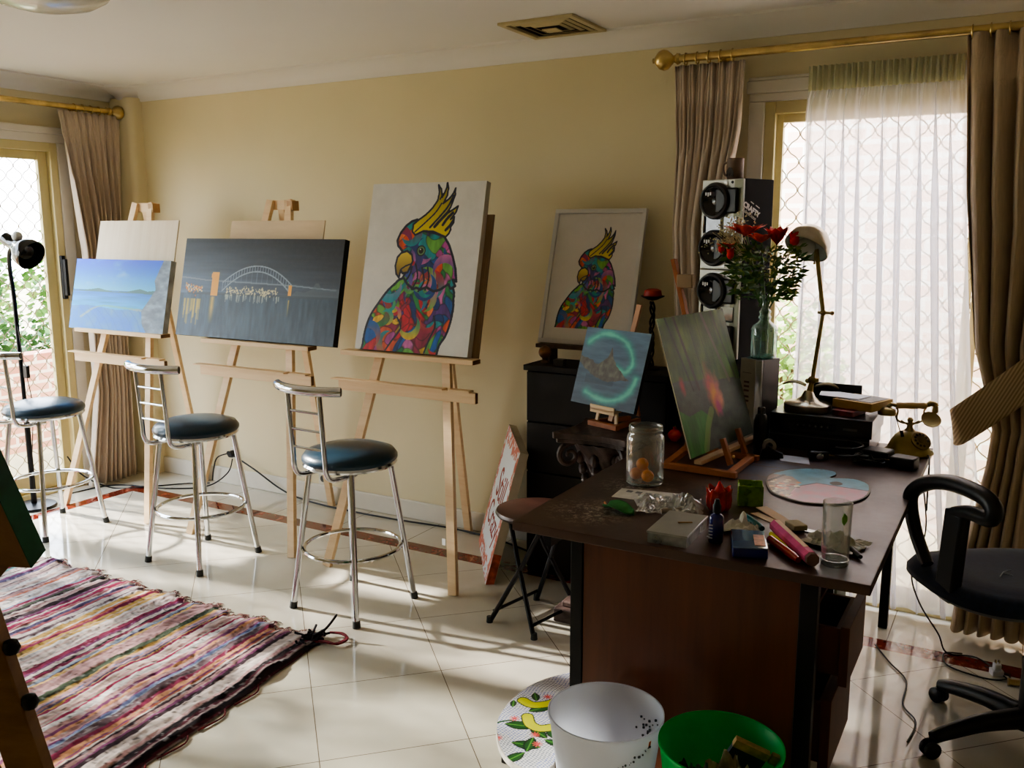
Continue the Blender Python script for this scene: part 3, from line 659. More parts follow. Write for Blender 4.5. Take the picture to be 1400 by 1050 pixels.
# ------------------------------------------------------------------ curtains
def fabric(name, a, stripe=False):
    m = mat(name, a, .85, var=.05, scale=30, bump=.25, bscale=60, stretch=(8, 8, .4), sheen=.3)
    return m
curt_m = fabric('taupe_curtain', (206, 190, 174)); curt_r = fabric('ribbed_curtain', (196, 176, 150))
def drape(name, label, edgeL, edgeR, y0, axis, nf, amp, z0, z1, m, group=None, pin=.16, nu=160, nv=60, seed=0):
    # edgeL/edgeR: functions of height fraction (0 top) giving the two side positions
    t = thing(name, label, 'curtain', group=group); rnd = random.Random(seed); ph = [rnd.uniform(-.5, .5) for _ in range(nf + 2)]
    def fn(u, v):
        a = edgeL(v) * (1 - u) + edgeR(v) * u; z = z1 + (z0 - z1) * v
        uu = u * nf + .25 * sin(u * 9 + seed) * min(1, v * 3); f = sin(2 * PI * uu + ph[int(u * nf)] * .0)
        A = amp * (.55 + .45 * min(1, v / .3)) * (1 + .3 * sin(u * 17 + seed + v * 2))
        d = A * math.copysign(abs(f) ** .75, f)
        if v < pin: d = A * (f * .6 + .5 * sin(6 * PI * uu) * (1 - abs(v - pin * .55) / pin))
        if abs(v - .055) < .02: d *= .45
        a += .012 * cos(2 * PI * uu) * min(1, v * 3)
        return (a, y0 + d, z) if axis == 'x' else (y0 + d, a, z)
    b = MB(); b.grid(fn, nu, nv); o = b.build('fabric', m, t, solid=.003); o.data.shade_smooth()
    for at_ in [x for x in o.data.attributes if x.name == 'sharp_edge']: o.data.attributes.remove(at_)
    return t
def lerpf(tab):
    def f(v):
        for (a, x), (b, y) in zip(tab, tab[1:]):
            if v <= b: 
                s = (v - a) / (b - a); s = s * s * (3 - 2 * s) if False else s
                return x + (y - x) * s
        return tab[-1][1]
    return f
drape('curtain', 'taupe pleated curtain hanging beside the left sliding door', lerpf([(0, 3.43), (.36, 3.53), (.75, 3.53), (1, 3.44)]), lerpf([(0, 3.845), (.4, 3.80), (1, 3.79)]), -4.995, 'y', 9, .03, .012, 2.285, curt_m, 'taupe pleated curtains', seed=1)
drape('curtain', 'taupe pleated curtain left of the window, behind the speaker tower', lerpf([(0, -1.385), (.15, -1.37), (.3, -1.375), (.6, -1.33), (1, -1.30)]), lerpf([(0, -1.085), (.12, -1.10), (.3, -1.17), (1, -1.12)]), 3.845, 'x', 7, .032, .02, 2.28, curt_m, 'taupe pleated curtains', seed=4)
# right curtain swept back by a tie
tc_ = thing('curtain', 'taupe curtain swept aside by a ribbed tieback, at the right edge', 'curtain', group='taupe pleated curtains')
def rc(u, v):
    z = 2.295 + (.02 - 2.295) * v
    gl = lerpf([(0, -.275), (.25, -.235), (.5, -.165), (.64, -.075), (.70, -.085), (.85, -.14), (1, -.165)])(v)
    gr_ = lerpf([(0, .75), (.3, .70), (.5, .48), (.66, .32), (.72, .33), (1, .45)])(v)
    x = gl + (gr_ - gl) * u; nf = 13; f = sin(2 * PI * (u * nf + .2 * sin(u * 8)))
    A = .034 * (.6 + .4 * min(1, v / .2)) * (1 - .25 * math.exp(-((v - .66) / .06) ** 2))
    d = A * f
    if abs(v - .06) < .025: d *= .4
    return (x + .01 * cos(2 * PI * u * nf), 3.815 + d, z)
o = MB().grid(rc, 220, 70).build('fabric', curt_r, tc_, solid=.003); o.data.shade_smooth()
tb = MB()
tie_path = spline([(-.02, 3.90, 0), (-.11, 3.893, 0), (-.185, 3.875, 0), (-.205, 3.835, 0), (-.19, 3.785, 0), (-.13, 3.762, 0), (-.04, 3.752, 0), (.08, 3.752, 0), (.22, 3.77, 0), (.42, 3.84, 0)], 8)
def tie(u, v):   # band passing round the gathered cloth and rising to its hook on the right
    p = tie_path[min(len(tie_path) - 1, int(round(u * (len(tie_path) - 1))))]
    zc = .835 + .95 * max(0, p.x + .205) if u > .3 else .835 + .55 * (p.x + .205)
    sl = min(1, max(0, (u - .26) / .2)); wd = .135
    return (p.x + .05 * (.5 - v) * sl, p.y - .010 * sin(PI * v) * sl, zc + (v - .5) * wd)
tie_m = mat('tieback_cloth', (190, 168, 136), .85, var=.05, bump=.1, bscale=90, sheen=.3)
def rib_mat():
    m, nt, p, out = node_mat('ribbed_tie'); tcn = nt.nodes.new('ShaderNodeTexCoord'); wv = nt.nodes.new('ShaderNodeTexWave'); wv.inputs['Scale'].default_value = 28; wv.inputs['Distortion'].default_value = .3
    mp = nt.nodes.new('ShaderNodeMapping'); mp.inputs['Rotation'].default_value = (0, math.radians(-25), 0); nt.links.new(tcn.outputs['Object'], mp.inputs[0]); nt.links.new(mp.outputs[0], wv.inputs['Vector'])
    nt.links.new(ramp(nt, wv.outputs[1], [(.2, hexc(160, 138, 108)), (.8, hexc(204, 184, 150))]), p.inputs['Base Color']); p.inputs['Roughness'].default_value = .85
    return m
tb.grid(tie, 73, 10); o = tb.build('tieback', rib_mat(), tc_, solid=.008); o.data.shade_smooth()
# sheer
sh = thing('sheer_curtain', 'white sheer curtain hanging across the window', 'curtain')
def shf(u, v):
    z = 2.215 + (.03 - 2.215) * v
    gl = lerpf([(0, -.82), (.06, -.845), (.3, -.835), (.6, -.84), (1, -.86)])(v); gr_ = lerpf([(0, -.262), (.3, -.215), (.6, -.15), (1, -.02)])(v)
    w = u + .02 * sin(v * 3 + 1) * sin(u * 7) + .012 * sin(u * 23); x = gl + (gr_ - gl) * u + (.026 * min(1, .25 + v * 3)) * sin(2 * PI * w * 9.3) * min(1, u * 12) * min(1, (1 - u) * 12)
    d = .020 * cos(2 * PI * w * 9.3) + .006 * sin(2 * PI * w * 3 + 2 + v) + .004 * sin(2 * PI * w * 25)
    if v < .05: d = d * .4 + .006 * sin(2 * PI * u * 40)
    return (x, 3.89 + d * (.5 + .5 * min(1, v * 4)), z)
o = MB().grid(shf, 320, 44).build('fabric', cloth_thin('sheer', (240, 242, 250), .46, .55), sh); o.data.shade_smooth()
def hd(u, v):
    x = -.83 + .562 * u; return (x, 3.862 + .012 * sin(2 * PI * u * 26) + .004 * sin(u * 400), 2.235 - .095 * v)
o = MB().grid(hd, 240, 5).build('heading_tape', cloth_thin('sheer_heading', (226, 226, 200), .12, .35), sh); o.data.shade_smooth()
# rods
def rod(name, label, pts, finial, rings, brk):
    t = thing(name, label, 'curtain rod', group='brass curtain rods')
    b = MB(); b.tube(pts, .0165, 14); b.build('pole', brass, t)
    f = Vector(finial); d = (Vector(pts[0]) - Vector(pts[-1])).normalized()
    M = d.to_track_quat('Z', 'Y').to_matrix().to_4x4()
    b = MB(); b.lathe([(0, -.02), (.02, -.02), (.024, -.008), (.018, 0), (.014, .008), (.022, .016), (.038, .034), (.043, .052), (.038, .07), (.02, .086), (.01, .094), (.011, .1), (0, .106)], f, 24, M); b.build('finial', brass, t)
    for r_ in rings:
        b = MB(); b.tube([Vector(r_) + (rot('Z', 0) @ (Vector((0, cos(a * PI / 10), sin(a * PI / 10))) if abs(d.x) > .5 else Vector((cos(a * PI / 10), 0, sin(a * PI / 10)))) * .024) for a in range(20)], .003, 6, closed=True); b.build('curtain_ring', brass, t)
    for p, q in brk:
        b = MB(); b.tube([p, q], .009, 8); b.lathe([(0, 0), (.03, 0), (.03, .008), (0, .008)], q, 16, (Vector(p) - Vector(q)).to_track_quat('Z', 'Y').to_matrix().to_4x4()); b.build('bracket', brass, t)
    return t
rod('curtain_rod', 'brass curtain rod with round finial above the right window', [(-1.36, 3.82, 2.305), (1.2, 3.82, 2.305)], (-1.375, 3.82, 2.305), [(-1.33 + .05 * i, 3.82, 2.3) for i in range(5)] + [(-.25 + .06 * i, 3.82, 2.3) for i in range(6)], [((-1.2, 3.825, 2.305), (-1.2, YB - .001, 2.305)), ((.1, 3.825, 2.305), (.1, YB - .001, 2.305))])
rod('curtain_rod', 'brass curtain rod with round finial above the left sliding door', [(-5.0, 3.78, 2.31), (-5.0, .5, 2.31)], (-5.0, 3.79, 2.31), [(-5.0, 3.76 - .055 * i, 2.305) for i in range(5)], [((-4.995, 3.6, 2.31), (XL + .001, 3.6, 2.31)), ((-4.995, .9, 2.31), (XL + .001, .9, 2.31))])
# ------------------------------------------------------------------ ceiling items
t = thing('ceiling_vent', 'square cream air vent in the ceiling', 'vent', (-1.875, 3.655, ZC))
t.rotation_euler = (0, 0, 0)
vm = mat('vent_plastic', (196, 182, 142), .5); b = MB()
b.box(-.178, .178, -.172, -.145, -.012, 0).box(-.178, .178, .145, .172, -.012, 0).box(-.178, -.15, -.145, .145, -.012, 0).box(.15, .178, -.145, .145, -.012, 0); b.build('frame', vm, t, bevel=.003, smooth=False)
b = MB(); b.box(-.15, .15, -.145, .145, -.003, -.001); b.build('duct_opening', mat('duct_dark', (26, 22, 16), .8), t, smooth=False)
for k in range(3):
    r0 = .136 - k * .032
    b = MB()
    for a in range(4):
        b.add([rot('Z', a * PI / 2) @ Vector(p) for p in ((-r0, -r0, -.006), (r0, -r0, -.006), (r0 - .013, -r0 + .013, -.011), (-r0 + .013, -r0 + .013, -.011), (-r0, -r0, -.008), (r0, -r0, -.008), (r0 - .013, -r0 + .013, -.013), (-r0 + .013, -r0 + .013, -.013))], [(3, 2, 1, 0), (4, 5, 6, 7), (0, 1, 5, 4), (2, 3, 7, 6)])
    b.build('louvre', vm, t, smooth=False)
b = MB(); b.box(-.035, .035, -.035, .035, -.02, -.016); b.build('centre_plate', vm, t)
t = thing('ceiling_light', 'round glass bowl ceiling light at the top left', 'light', (-3.055, 2.085, ZC))
b = MB(); b.lathe([(0, 0), (.10, 0), (.10, -.02), (.03, -.03), (0, -.03)]); b.build('mount', brass, t)
b = MB(); b.lathe([(.215, -.03), (.22, -.034), (.205, -.058), (.16, -.085), (.09, -.102), (0, -.108)], n=40); b.build('glass_bowl', mat('alabaster_glass', (206, 204, 190), .25, var=.08, scale=14, coat=.4), t, solid=.004)
b = MB(); b.tube([(.2185 * cos(a * PI / 24), .2185 * sin(a * PI / 24), -.031) for a in range(48)], .005, 8, closed=True)
for a in range(3): b.tube([(.2 * cos(a * 2.1), .2 * sin(a * 2.1), -.03), (.07 * cos(a * 2.1), .07 * sin(a * 2.1), -.004)], .003, 6)
b.build('trim_ring', mat('bowl_rim', (170, 166, 150), .3, metal=.6), t)
# ================================================================== desk
DT = .75
def desk_mat():
    m, nt, p, out = node_mat('dusty_laminate')
    n = tex_noise(nt, 3, 6, (1, 1, 1)); base = ramp(nt, n, [(.3, hexc(60, 40, 32)), (.7, hexc(84, 58, 48))])
    tc = nt.nodes.new('ShaderNodeTexCoord'); sp = nt.nodes.new('ShaderNodeSeparateXYZ'); nt.links.new(tc.outputs['Object'], sp.inputs[0])
    def blob(cx, cy, r):
        dx = math_n(nt, 'SUBTRACT', sp.outputs[0], cx); dy = math_n(nt, 'SUBTRACT', sp.outputs[1], cy)
        d = math_n(nt, 'SQRT', math_n(nt, 'ADD', math_n(nt, 'MULTIPLY', dx, dx), math_n(nt, 'MULTIPLY', dy, dy)))
        return math_n(nt, 'MAXIMUM', math_n(nt, 'SUBTRACT', 1.0, math_n(nt, 'DIVIDE', d, r)), 0.0)
    n2 = tex_noise(nt, 70, 6, rough=.75); n3 = tex_noise(nt, 9, 5, rough=.7)
    dust = math_n(nt, 'MULTIPLY', math_n(nt, 'ADD', blob(-1.1, 2.42, .16), blob(-1.08, 2.74, .14)), math_n(nt, 'MULTIPLY', math_n(nt, 'GREATER_THAN', n2, .53), 1.0))
    c = mixcol(nt, math_n(nt, 'MULTIPLY', dust, .75), base, hexc(190, 180, 160))
    soft = math_n(nt, 'MULTIPLY', math_n(nt, 'GREATER_THAN', n3, .54), math_n(nt, 'ADD', blob(-.95, 2.5, .5), blob(-.75, 2.9, .4)))
    c = mixcol(nt, math_n(nt, 'MULTIPLY', soft, .3), c, hexc(120, 96, 78))
    blue = math_n(nt, 'MULTIPLY', math_n(nt, 'GREATER_THAN', tex_noise(nt, 14, 5, (.5, 2, 1), rough=.7), .5), blob(-.72, 3.2, .28))
    c = mixcol(nt, math_n(nt, 'MULTIPLY', blue, .9), c, hexc(46, 66, 96))
    nt.links.new(c, p.inputs['Base Color']); nt.links.new(math_n(nt, 'MULTIPLY_ADD', n3, .25, .28), p.inputs['Roughness'])
    return m
dk = thing('desk', 'large dark brown wooden desk covered in art supplies', 'desk', (-.76, 3.0, 0))
def B(): return MB()
dwood = wood('desk_side_wood', (84, 42, 20), (112, 60, 30), .42, (9, 9, .6), 1.6)
dedge = wood('desk_edge_wood', (92, 58, 40), (112, 74, 54), .5, (1, 1, 12), 2)
ox, oy = .76, -3.0
def dbox(mb, x0, x1, y0, y1, z0, z1): return mb.box(x0 + ox, x1 + ox, y0 + oy, y1 + oy, z0, z1)
top = dbox(B(), -1.262, -.268, 2.218, 3.80, .7225, DT).build('top', desk_mat(), dk, bevel=.002, smooth=False)
top.location = (-dk.location.x, -dk.location.y, 0); top.data.transform(Matrix.Translation((-ox, -oy, 0))); top.location = (ox, oy, 0)
dbox(B(), -1.052, -.442, 2.268, 2.288, .0, .7225).build('side_panel', dwood, dk, smooth=False)
dbox(B(), -1.05, -.44, 2.76, 2.78, .08, .7225).build('side_panel', dwood, dk, smooth=False)
dbox(B(), -1.05, -1.03, 2.288, 2.76, .08, .7225).build('back_panel', dwood, dk, smooth=False)
for x0, x1, y0, y1 in ((-1.092, -1.053, 2.262, 2.30), (-.441, -.396, 2.262, 2.30), (-1.20, -1.17, 3.70, 3.73), (-.415, -.38, 3.73, 3.765)):
    dbox(B(), x0, x1, y0, y1, 0, .7225).build('leg', black_m, dk, bevel=.003, smooth=False)
dbox(dbox(B(), -1.17, -.41, 3.735, 3.755, .66, .70), -1.195, -1.175, 2.3, 3.70, .66, .70).build('rail', black_m, dk, smooth=False)
dbox(dbox(dbox(B(), -1.03, -.45, 2.288, 2.76, .08, .095), -1.03, -.45, 2.288, 2.76, .33, .345), -1.03, -.45, 2.288, 2.76, .52, .532).build('shelf', dwood, dk, smooth=False)
dr1 = dbox(dbox(dbox(B(), -.80, -.40, 2.44, 2.452, .12, .30), -.80, -.40, 2.72, 2.732, .12, .30), -.41, -.40, 2.452, 2.72, .12, .30).build('drawer', wood('drawer_wood', (110, 62, 36), (140, 84, 54), .5, (9, 9, 1), 1.5), dk, smooth=False)
dbox(B(), -.40, -.372, 2.42, 2.752, .10, .32).build('drawer_front', dwood, dr1, bevel=.002, smooth=False)
dr2 = dbox(dbox(dbox(B(), -.80, -.37, 2.50, 2.512, .36, .50), -.80, -.37, 2.74, 2.752, .36, .50), -.385, -.37, 2.512, 2.74, .36, .50).build('drawer', MATS['drawer_wood'], dk, smooth=False)
dbox(B(), -.37, -.345, 2.48, 2.765, .34, .515).build('drawer_front', dwood, dr2, bevel=.002, smooth=False)
o = dbox(dbox(B(), -.62, -.425, 2.315, 2.43, .5325, .66), -.625, -.42, 2.312, 2.433, .645, .665).build('storage_box', mat('white_box', (206, 202, 192), .6), bevel=.003)
o.data.transform(Matrix.Translation((-ox, -oy, 0))); tag(o, 'pale lidded box on the open shelf inside the desk pedestal', 'box')
o = B().box(-.30, .0, -.11, .11, 0, .42).build('computer_case', mat('case_grey', (86, 88, 72), .5), bevel=.004); 
o.location = (-.10 - .42, 3.45, 0); tag(o, 'dark olive computer case standing under the desk by its rear leg', 'computer case')

# ------------------------------------------------------------------ things on the desk
jar = thing('glass_jar', 'wide empty glass jar holding orange balls on the desk', 'jar', (-1.072, 2.79, DT))
gl = glass('jar_glass', (246, 250, 248), .30)
b = B(); b.lathe([(0, .003), (.055, .003), (.062, .01), (.0635, .02), (.0635, .155), (.06, .168), (.055, .174), (.055, .18), (.0575, .182), (.0575, .187), (.055, .189), (.0575, .194), (.056, .2), (.053, .2)], n=40); b.build('glass_body', gl, jar)
b = B(); b.lathe([(0, .0), (.058, .0), (.062, .006), (.058, .011), (0, .009)], n=40); b.build('glass_base', glass('thick_glass', (225, 235, 232), .5), jar)
om = mat('orange_ball', (240, 142, 30), .4, var=.03)
for k, (x, y, z, lb) in enumerate(((-1.098, 2.775, .0325, 'orange ball at the left in the glass jar'), (-1.052, 2.765, .0325, 'orange ball at the right in the glass jar'), (-1.088, 2.815, .0325, 'orange ball furthest back in the glass jar'), (-1.079, 2.784, .066, 'orange ball resting on top of the others in the glass jar'))):
    o = B().sphere((0, 0, 0), .021, 20).build('orange_ball', om); o.location = (x, y, DT + z); tag(o, lb, 'ball', 'orange balls in the glass jar')
# leaf shaped green dish
lf = thing('green_dish', 'small green folded leaf-shaped scrap near the desk front', 'scrap', (-1.02, 2.455, DT))
def leaf_fn(u, v):
    x = (u - .5) * .105; wv = .030 * (sin(PI * min(1, .12 + u * .92)) ** .45); y = (v - .5) * 2 * wv
    return (x * cos(-.25) - y * sin(-.25), x * sin(-.25) + y * cos(-.25), .004 + .016 * abs(v - .45) ** 1.2 * 2 + .006 * sin(u * 5))
o = B().grid(leaf_fn, 24, 14).build('body', mat('green_felt', (52, 128, 66), .6, var=.12, scale=40), lf, solid=.003)
b = B(); b.tube([(-.052, .012, .012), (-.058, .016, .018)], .004, 6); b.build('tip', mat('peach_tip', (222, 150, 110), .6), lf)
def crumple(name, label, cat, c, sx, sy, h, m, seed, rz=0., nu=26, nv=20, f=1., group=None):
    N = vnoise(nu, nv, 4 * f, 4 * f, seed, 3)
    def fn(u, v):
        i, j = int(round(u * (nu - 1))), int(round(v * (nv - 1))); n = N[j, i]
        e = 1 - max(abs(u - .5), abs(v - .5)) * 2
        return ((u - .5) * sx * (.85 + .3 * N[j, (i * 3) % nu]), (v - .5) * sy * (.85 + .3 * N[(j * 5) % nv, i]), .0025 + h * abs(n - .35) * 2 * (.25 + .75 * min(1, e * 2.5)))
    o = B().grid(fn, nu, nv).build(name, m, solid=.0012, smooth=False); o.location = c; o.rotation_euler = (0, 0, rz)
    return tag(o, label, cat, group)
o = B().prism([(-.104 - 1, 2.585), (-1.112, 2.689), (-.924, 2.722), (-.95, 2.600)], 0, .0012).build('paper_sheet', mat('printed_paper', (212, 210, 206), .7, var=.05, scale=30), smooth=False)
o.location.z = DT + .0005; tag(o, 'white paper packet lying behind the green scrap', 'paper')
b = B()
for k in range(5): b.box(-1.085 + k * .032, -1.085 + k * .032 + .02, 2.655, 2.655 + .022, .0014, .0018)
b.build('printed_blocks', mat('print_grey', (120, 122, 128), .7), o, smooth=False)
plastic = glass('clear_film', (242, 242, 242), .55, .12)
crumple('plastic_bag', 'crumpled clear plastic bag in the middle of the desk front', 'bag', (-.905, 2.57, DT + .001), .20, .17, .055, plastic, 3, .3, 34, 28, 1.6)
o = B().tube([(0, 0, .012), (.05, .035, .014)], .009, 10).build('tinned_paint_tube', mat('tin', (150, 138, 124), .35, metal=.7)); o.location = (-.90, 2.485, DT); o.name = 'paint_tube'; tag(o, 'crushed silver paint tube poking out of the clear plastic bag', 'paint tube')
bx = thing('clear_box', 'shallow clear plastic lidded box at the front edge of the desk', 'box', (-.798, 2.345, DT), math.radians(2))
cl = glass('box_plastic', (214, 216, 214), .75, .1)
b = B(); b.box(-.055, .055, -.10, .10, .0, .003).box(-.055, -.0525, -.10, .10, .003, .028).box(.0525, .055, -.10, .10, .003, .028).box(-.0525, .0525, -.10, -.0975, .003, .028).box(-.0525, .0525, .0975, .10, .003, .028).box(-.002, .0, -.0975, .0975, .003, .026); b.build('body', cl, bx, smooth=False)
b = B(); b.box(-.058, .058, -.103, .103, .028, .034); b.build('lid', glass('frosted_lid', (196, 196, 190), .95, .3), bx, bevel=.002, smooth=False)
b = B(); b.box(-.045, -.01, -.08, -.03, .003, .018).box(.01, .04, -.085, -.05, .003, .015).box(.012, .045, -.02, .06, .003, .012); b.build('contents', mat('pencil_bits', (120, 70, 66), .6, var=.4, scale=60), bx)
b = B(); b.box(.0, .04, -.004, .004, .0345, .036, rot('Z', .5)); b.build('pencil_stub', mat('stub', (150, 110, 60), .5), bx)
bb = thing('dropper_bottle', 'small cobalt blue glass bottle with a black cap', 'bottle', (-.687, 2.338, DT))
b = B(); b.lathe([(0, 0), (.019, 0), (.0205, .003), (.0205, .068), (.018, .076), (.010, .081), (.009, .086), (0, .086)], n=24); b.build('body', mat('cobalt_glass', (10, 18, 110), .12, coat=.6, spec=.8), bb)
b = B(); b.lathe([(0, .084), (.0115, .084), (.0115, .105), (.009, .108), (.006, .122), (0, .124)], n=18); b.build('cap', black_p, bb)
b = B(); b.box(-.0206, -.012, -.0175, -.0120, .016, .018)
for k in range(5): b.box(-.0145, -.0035, -.0207, -.0200, .014 + k * .009, .018 + k * .009)
b.build('lettering', mat('label_white', (210, 214, 224), .5), bb, smooth=False)
rv = thing('red_candle_cup', 'red orange glass cup shaped like a flower on the desk', 'candle cup', (-.765, 2.622, DT))
rm = mat('red_glass', (216, 42, 14), .12, coat=.7, trans=.35, var=.2, scale=30)
b = B(); prof = [(0, .002), (.026, .002), (.034, .014), (.036, .035), (.034, .055), (.037, .068)]
def flo(u, v):
    a = 2 * PI * u; k = v * (len(prof) - 1); i = min(int(k), len(prof) - 2); r_ = prof[i][0] + (prof[i + 1][0] - prof[i][0]) * (k - i); h_ = prof[i][1] + (prof[i + 1][1] - prof[i][1]) * (k - i)
    r_ *= 1 + .10 * cos(7 * a); return (r_ * cos(a), r_ * sin(a), h_ + (.006 * cos(7 * a) if v > .9 else 0))
b.grid(flo, 57, 16); b.build('cup', rm, rv, solid=.002)
b = B(); b.lathe([(0, .03), (.018, .034), (.017, .058), (.008, .078), (.003, .09), (0, .092)], n=16); b.build('candle', mat('red_wax', (212, 36, 20), .4), rv)
b = B(); b.tube([(0, 0, .09), (.001, 0, .104)], .001, 5); b.build('wick', black_p, rv)
gp = thing('green_glass', 'square green glass tea-light holder behind the red cup', 'candle holder', (-.700, 2.735, DT), .3)
ggm = glass('green_tint', (176, 214, 70), .7)
b = B(); 
for a in range(4): b.box(-.038, .038, -.038, -.034, 0, .066, rot('Z', a * PI / 2))
b.box(-.034, .034, -.034, .034, 0, .006); b.build('glass_body', ggm, gp, bevel=.002)
b = B(); b.lathe([(0, .006), (.018, .006), (.018, .02), (0, .02)], n=16); b.build('candle', mat('green_wax', (96, 140, 30), .5), gp)
crumple('cloth_glove', 'crumpled off-white rag beside the blue bottle', 'rag', (-.655, 2.468, DT + .001), .11, .075, .045, mat('rag_white', (222, 220, 208), .8, bump=.3), 8, .5, 22, 18, 1.0)
bpy.data.objects['cloth_glove'].name = 'rag'
bl = thing('soap_box', 'small blue plastic box with a clear lid at the desk front edge', 'box', (-.592, 2.322, DT), math.radians(18))
b = B(); b.box(-.045, .045, -.072, .072, 0, .026); b.build('body', mat('blue_plastic', (14, 26, 110), .3, coat=.3), bl, bevel=.004)
b = B(); b.box(-.0455, .0455, -.0725, .0725, .026, .031); b.build('lid', mat('blue_clear_lid', (86, 104, 140), .08, coat=.8, spec=.9), bl, bevel=.003)
b = B(); b.box(.012, .040, -.055, .03, .0312, .033); b.build('pink_label', mat('pink_label', (226, 176, 160), .6, var=.1, scale=80), bl)
# paper craft tube, marker, scraper, knives
pk = thing('paper_roll', 'pink and cream paper-wrapped roll of clay lying at the front right', 'roll', (-.489, 2.385, DT + .0195), 0)
d = Vector((.168, -.257, 0)).normalized(); L_ = .135
def hexr(r_, s0, s1, off=0):
    vs = []
    M_ = d.to_track_quat('X', 'Z').to_matrix()
    for s in (s0, s1):
        for k in range(8): a = 2 * PI * (k + .5) / 8; vs.append(M_ @ Vector((s, r_ * cos(a), r_ * sin(a))))
    return vs, [(i, (i + 1) % 8, 8 + (i + 1) % 8, 8 + i) for i in range(8)] + [tuple(range(7, -1, -1)), tuple(range(8, 16))]
for nm, r_, s0, s1, mm in (('paper_sleeve', .019, -L_, L_ - .012, mat('pink_paper', (214, 92, 142), .6, var=.12, scale=25)), ('clay_end', .0175, L_ - .012, L_, mat('grey_clay', (130, 100, 96), .7))):
    b = B(); b.add(*hexr(r_, s0, s1)); b.build(nm, mm, pk, smooth=False)
b = B(); M_ = d.to_track_quat('X', 'Z').to_matrix().to_4x4(); b.box(-L_ + .005, L_ - .05, -.006, .007, .0178, .0186, M_); b.build('cream_stripe', mat('cream_paper', (236, 200, 170), .6), pk, smooth=False)
def stick(name, label, cat, a, b_, r, m, tipm=None, n=10, group=None):
    a, b_ = Vector(a), Vector(b_); t = thing(name, label, cat, a); q = B(); q.tube([Vector((0, 0, 0)), (b_ - a) * .8], r, n); q.build('body', m, t)
    q = B(); q.tube([(b_ - a) * .8, (b_ - a)], [r, r * .7], n); q.build('cap', tipm or m, t); return t
stick('marker', 'yellow marker lying under the pink roll', 'marker', (-.565, 2.455, DT + .008), (-.50, 2.36, DT + .008), .007, mat('yellow_plastic', (232, 222, 60), .4))
stick('red_pen', 'fat red translucent pen case beside the pink roll', 'pen case', (-.552, 2.395, DT + .0125), (-.452, 2.275, DT + .0125), .012, mat('red_plastic', (170, 24, 16), .2, coat=.5))
stick('teal_marker', 'teal marker cap poking out behind the white rag', 'marker', (-.665, 2.56, DT + .012), (-.595, 2.475, DT + .012), .011, mat('teal_plastic', (16, 92, 92), .4))
sc2 = thing('palette_knife', 'flat beige wooden scraper with a folded end', 'scraper', (-.655, 2.70, DT), 0)
b = B(); b.box(0, .215, -.018, .018, .003, .006, rot('Z', math.radians(-48)) ); b.build('blade', mat('beige_card', (196, 168, 136), .6, var=.1), sc2)
b = B(); b.box(.18, .235, -.022, .02, .006, .022, rot('Z', math.radians(-48))); b.build('folded_end', mat('khaki_card', (150, 138, 104), .7), sc2, bevel=.003)
sc3 = thing('palette_knife', 'second wooden spatula lying crosswise under the beige scraper', 'spatula', (-.66, 2.64, DT), 0)
b = B(); b.box(0, .15, -.014, .014, .0005, .003, rot('Z', math.radians(-38))); b.build('blade', mat('beige_card', (196, 168, 136), .6), sc3)
kn = thing('paint_scraper', 'metal paint scraper with a black handle beside the drinking glass', 'scraper', (-.52, 2.56, DT), 0)
b = B(); b.box(0, .12, -.012, .012, .0006, .003, rot('Z', math.radians(-12))); b.build('blade', mat('steel', (186, 188, 190), .3, metal=.8), kn)
crumple('foil_mask', 'crumpled pale film and tissue behind the drinking glass', 'tissue', (-.398, 2.475, DT + .001), .15, .12, .04, mat('pale_film', (176, 178, 168), .4, var=.15, scale=30), 14, -.3, 24, 20, 1.2)
stick('black_pen', 'short black tube lying right of the drinking glass', 'tube', (-.375, 2.47, DT + .009), (-.318, 2.385, DT + .009), .0085, black_p)
tg = thing('drinking_glass', 'tall clear drinking glass at the front right of the desk', 'glass', (-.372, 2.325, DT))
b = B(); b.lathe([(.0345, .016), (.0365, .165), (.034, .166), (.0322, .018)], n=36); b.build('glass_body', glass('tumbler_glass', (248, 250, 250), .16), tg)
b = B(); b.lathe([(.022, .002), (.024, 0), (.032, .0), (.0345, .004), (.035, .016), (.031, .016), (.028, .008), (.022, .002)], n=36); b.build('glass_base', glass('clear_base', (225, 232, 230), .3), tg)
b = B(); b.prism([(0, 0), (.008, .012), (.007, .024), (0, .032), (-.006, .02), (-.005, .008)], 0, .001, Matrix.Translation((.022, -.030, .115)) @ rot('Z', .6) @ rot('X', PI / 2)); b.build('leaf_motif', mat('leaf_green_paint', (96, 150, 40), .5), tg)
# artist's palette
po = [(-.702, 2.951), (-.724, 3.03), (-.724, 3.09), (-.706, 3.14), (-.680, 3.185), (-.648, 3.218), (-.61, 3.240), (-.578, 3.246), (-.545, 3.24), (-.528, 3.226), (-.524, 3.19), (-.535, 3.149), (-.518, 3.145), (-.501, 3.155), (-.47, 3.164), (-.442, 3.16), (-.41, 3.13), (-.396, 3.09), (-.388, 3.003), (-.40, 2.93), (-.43, 2.87), (-.466, 2.833), (-.538, 2.81), (-.58, 2.815), (-.62, 2.836), (-.667, 2.874)]
pal = thing('artists_palette', 'kidney-shaped artist palette with blue, pink and brown paint', 'palette', (-.55, 3.03, DT))
pc_ = [(x + .55, y - 3.03) for x, y in po]; pb = cr(pc_, 4)
B().prism([(x, y) for x, y in pb], .0005, .006).build('board', mat('palette_edge', (96, 84, 74), .5), pal, smooth=False)
nu, nv = 170, 210; U, V = gridUV(nu, nv); X_ = -.18 + .36 * U; Y_ = -.23 + .46 * V
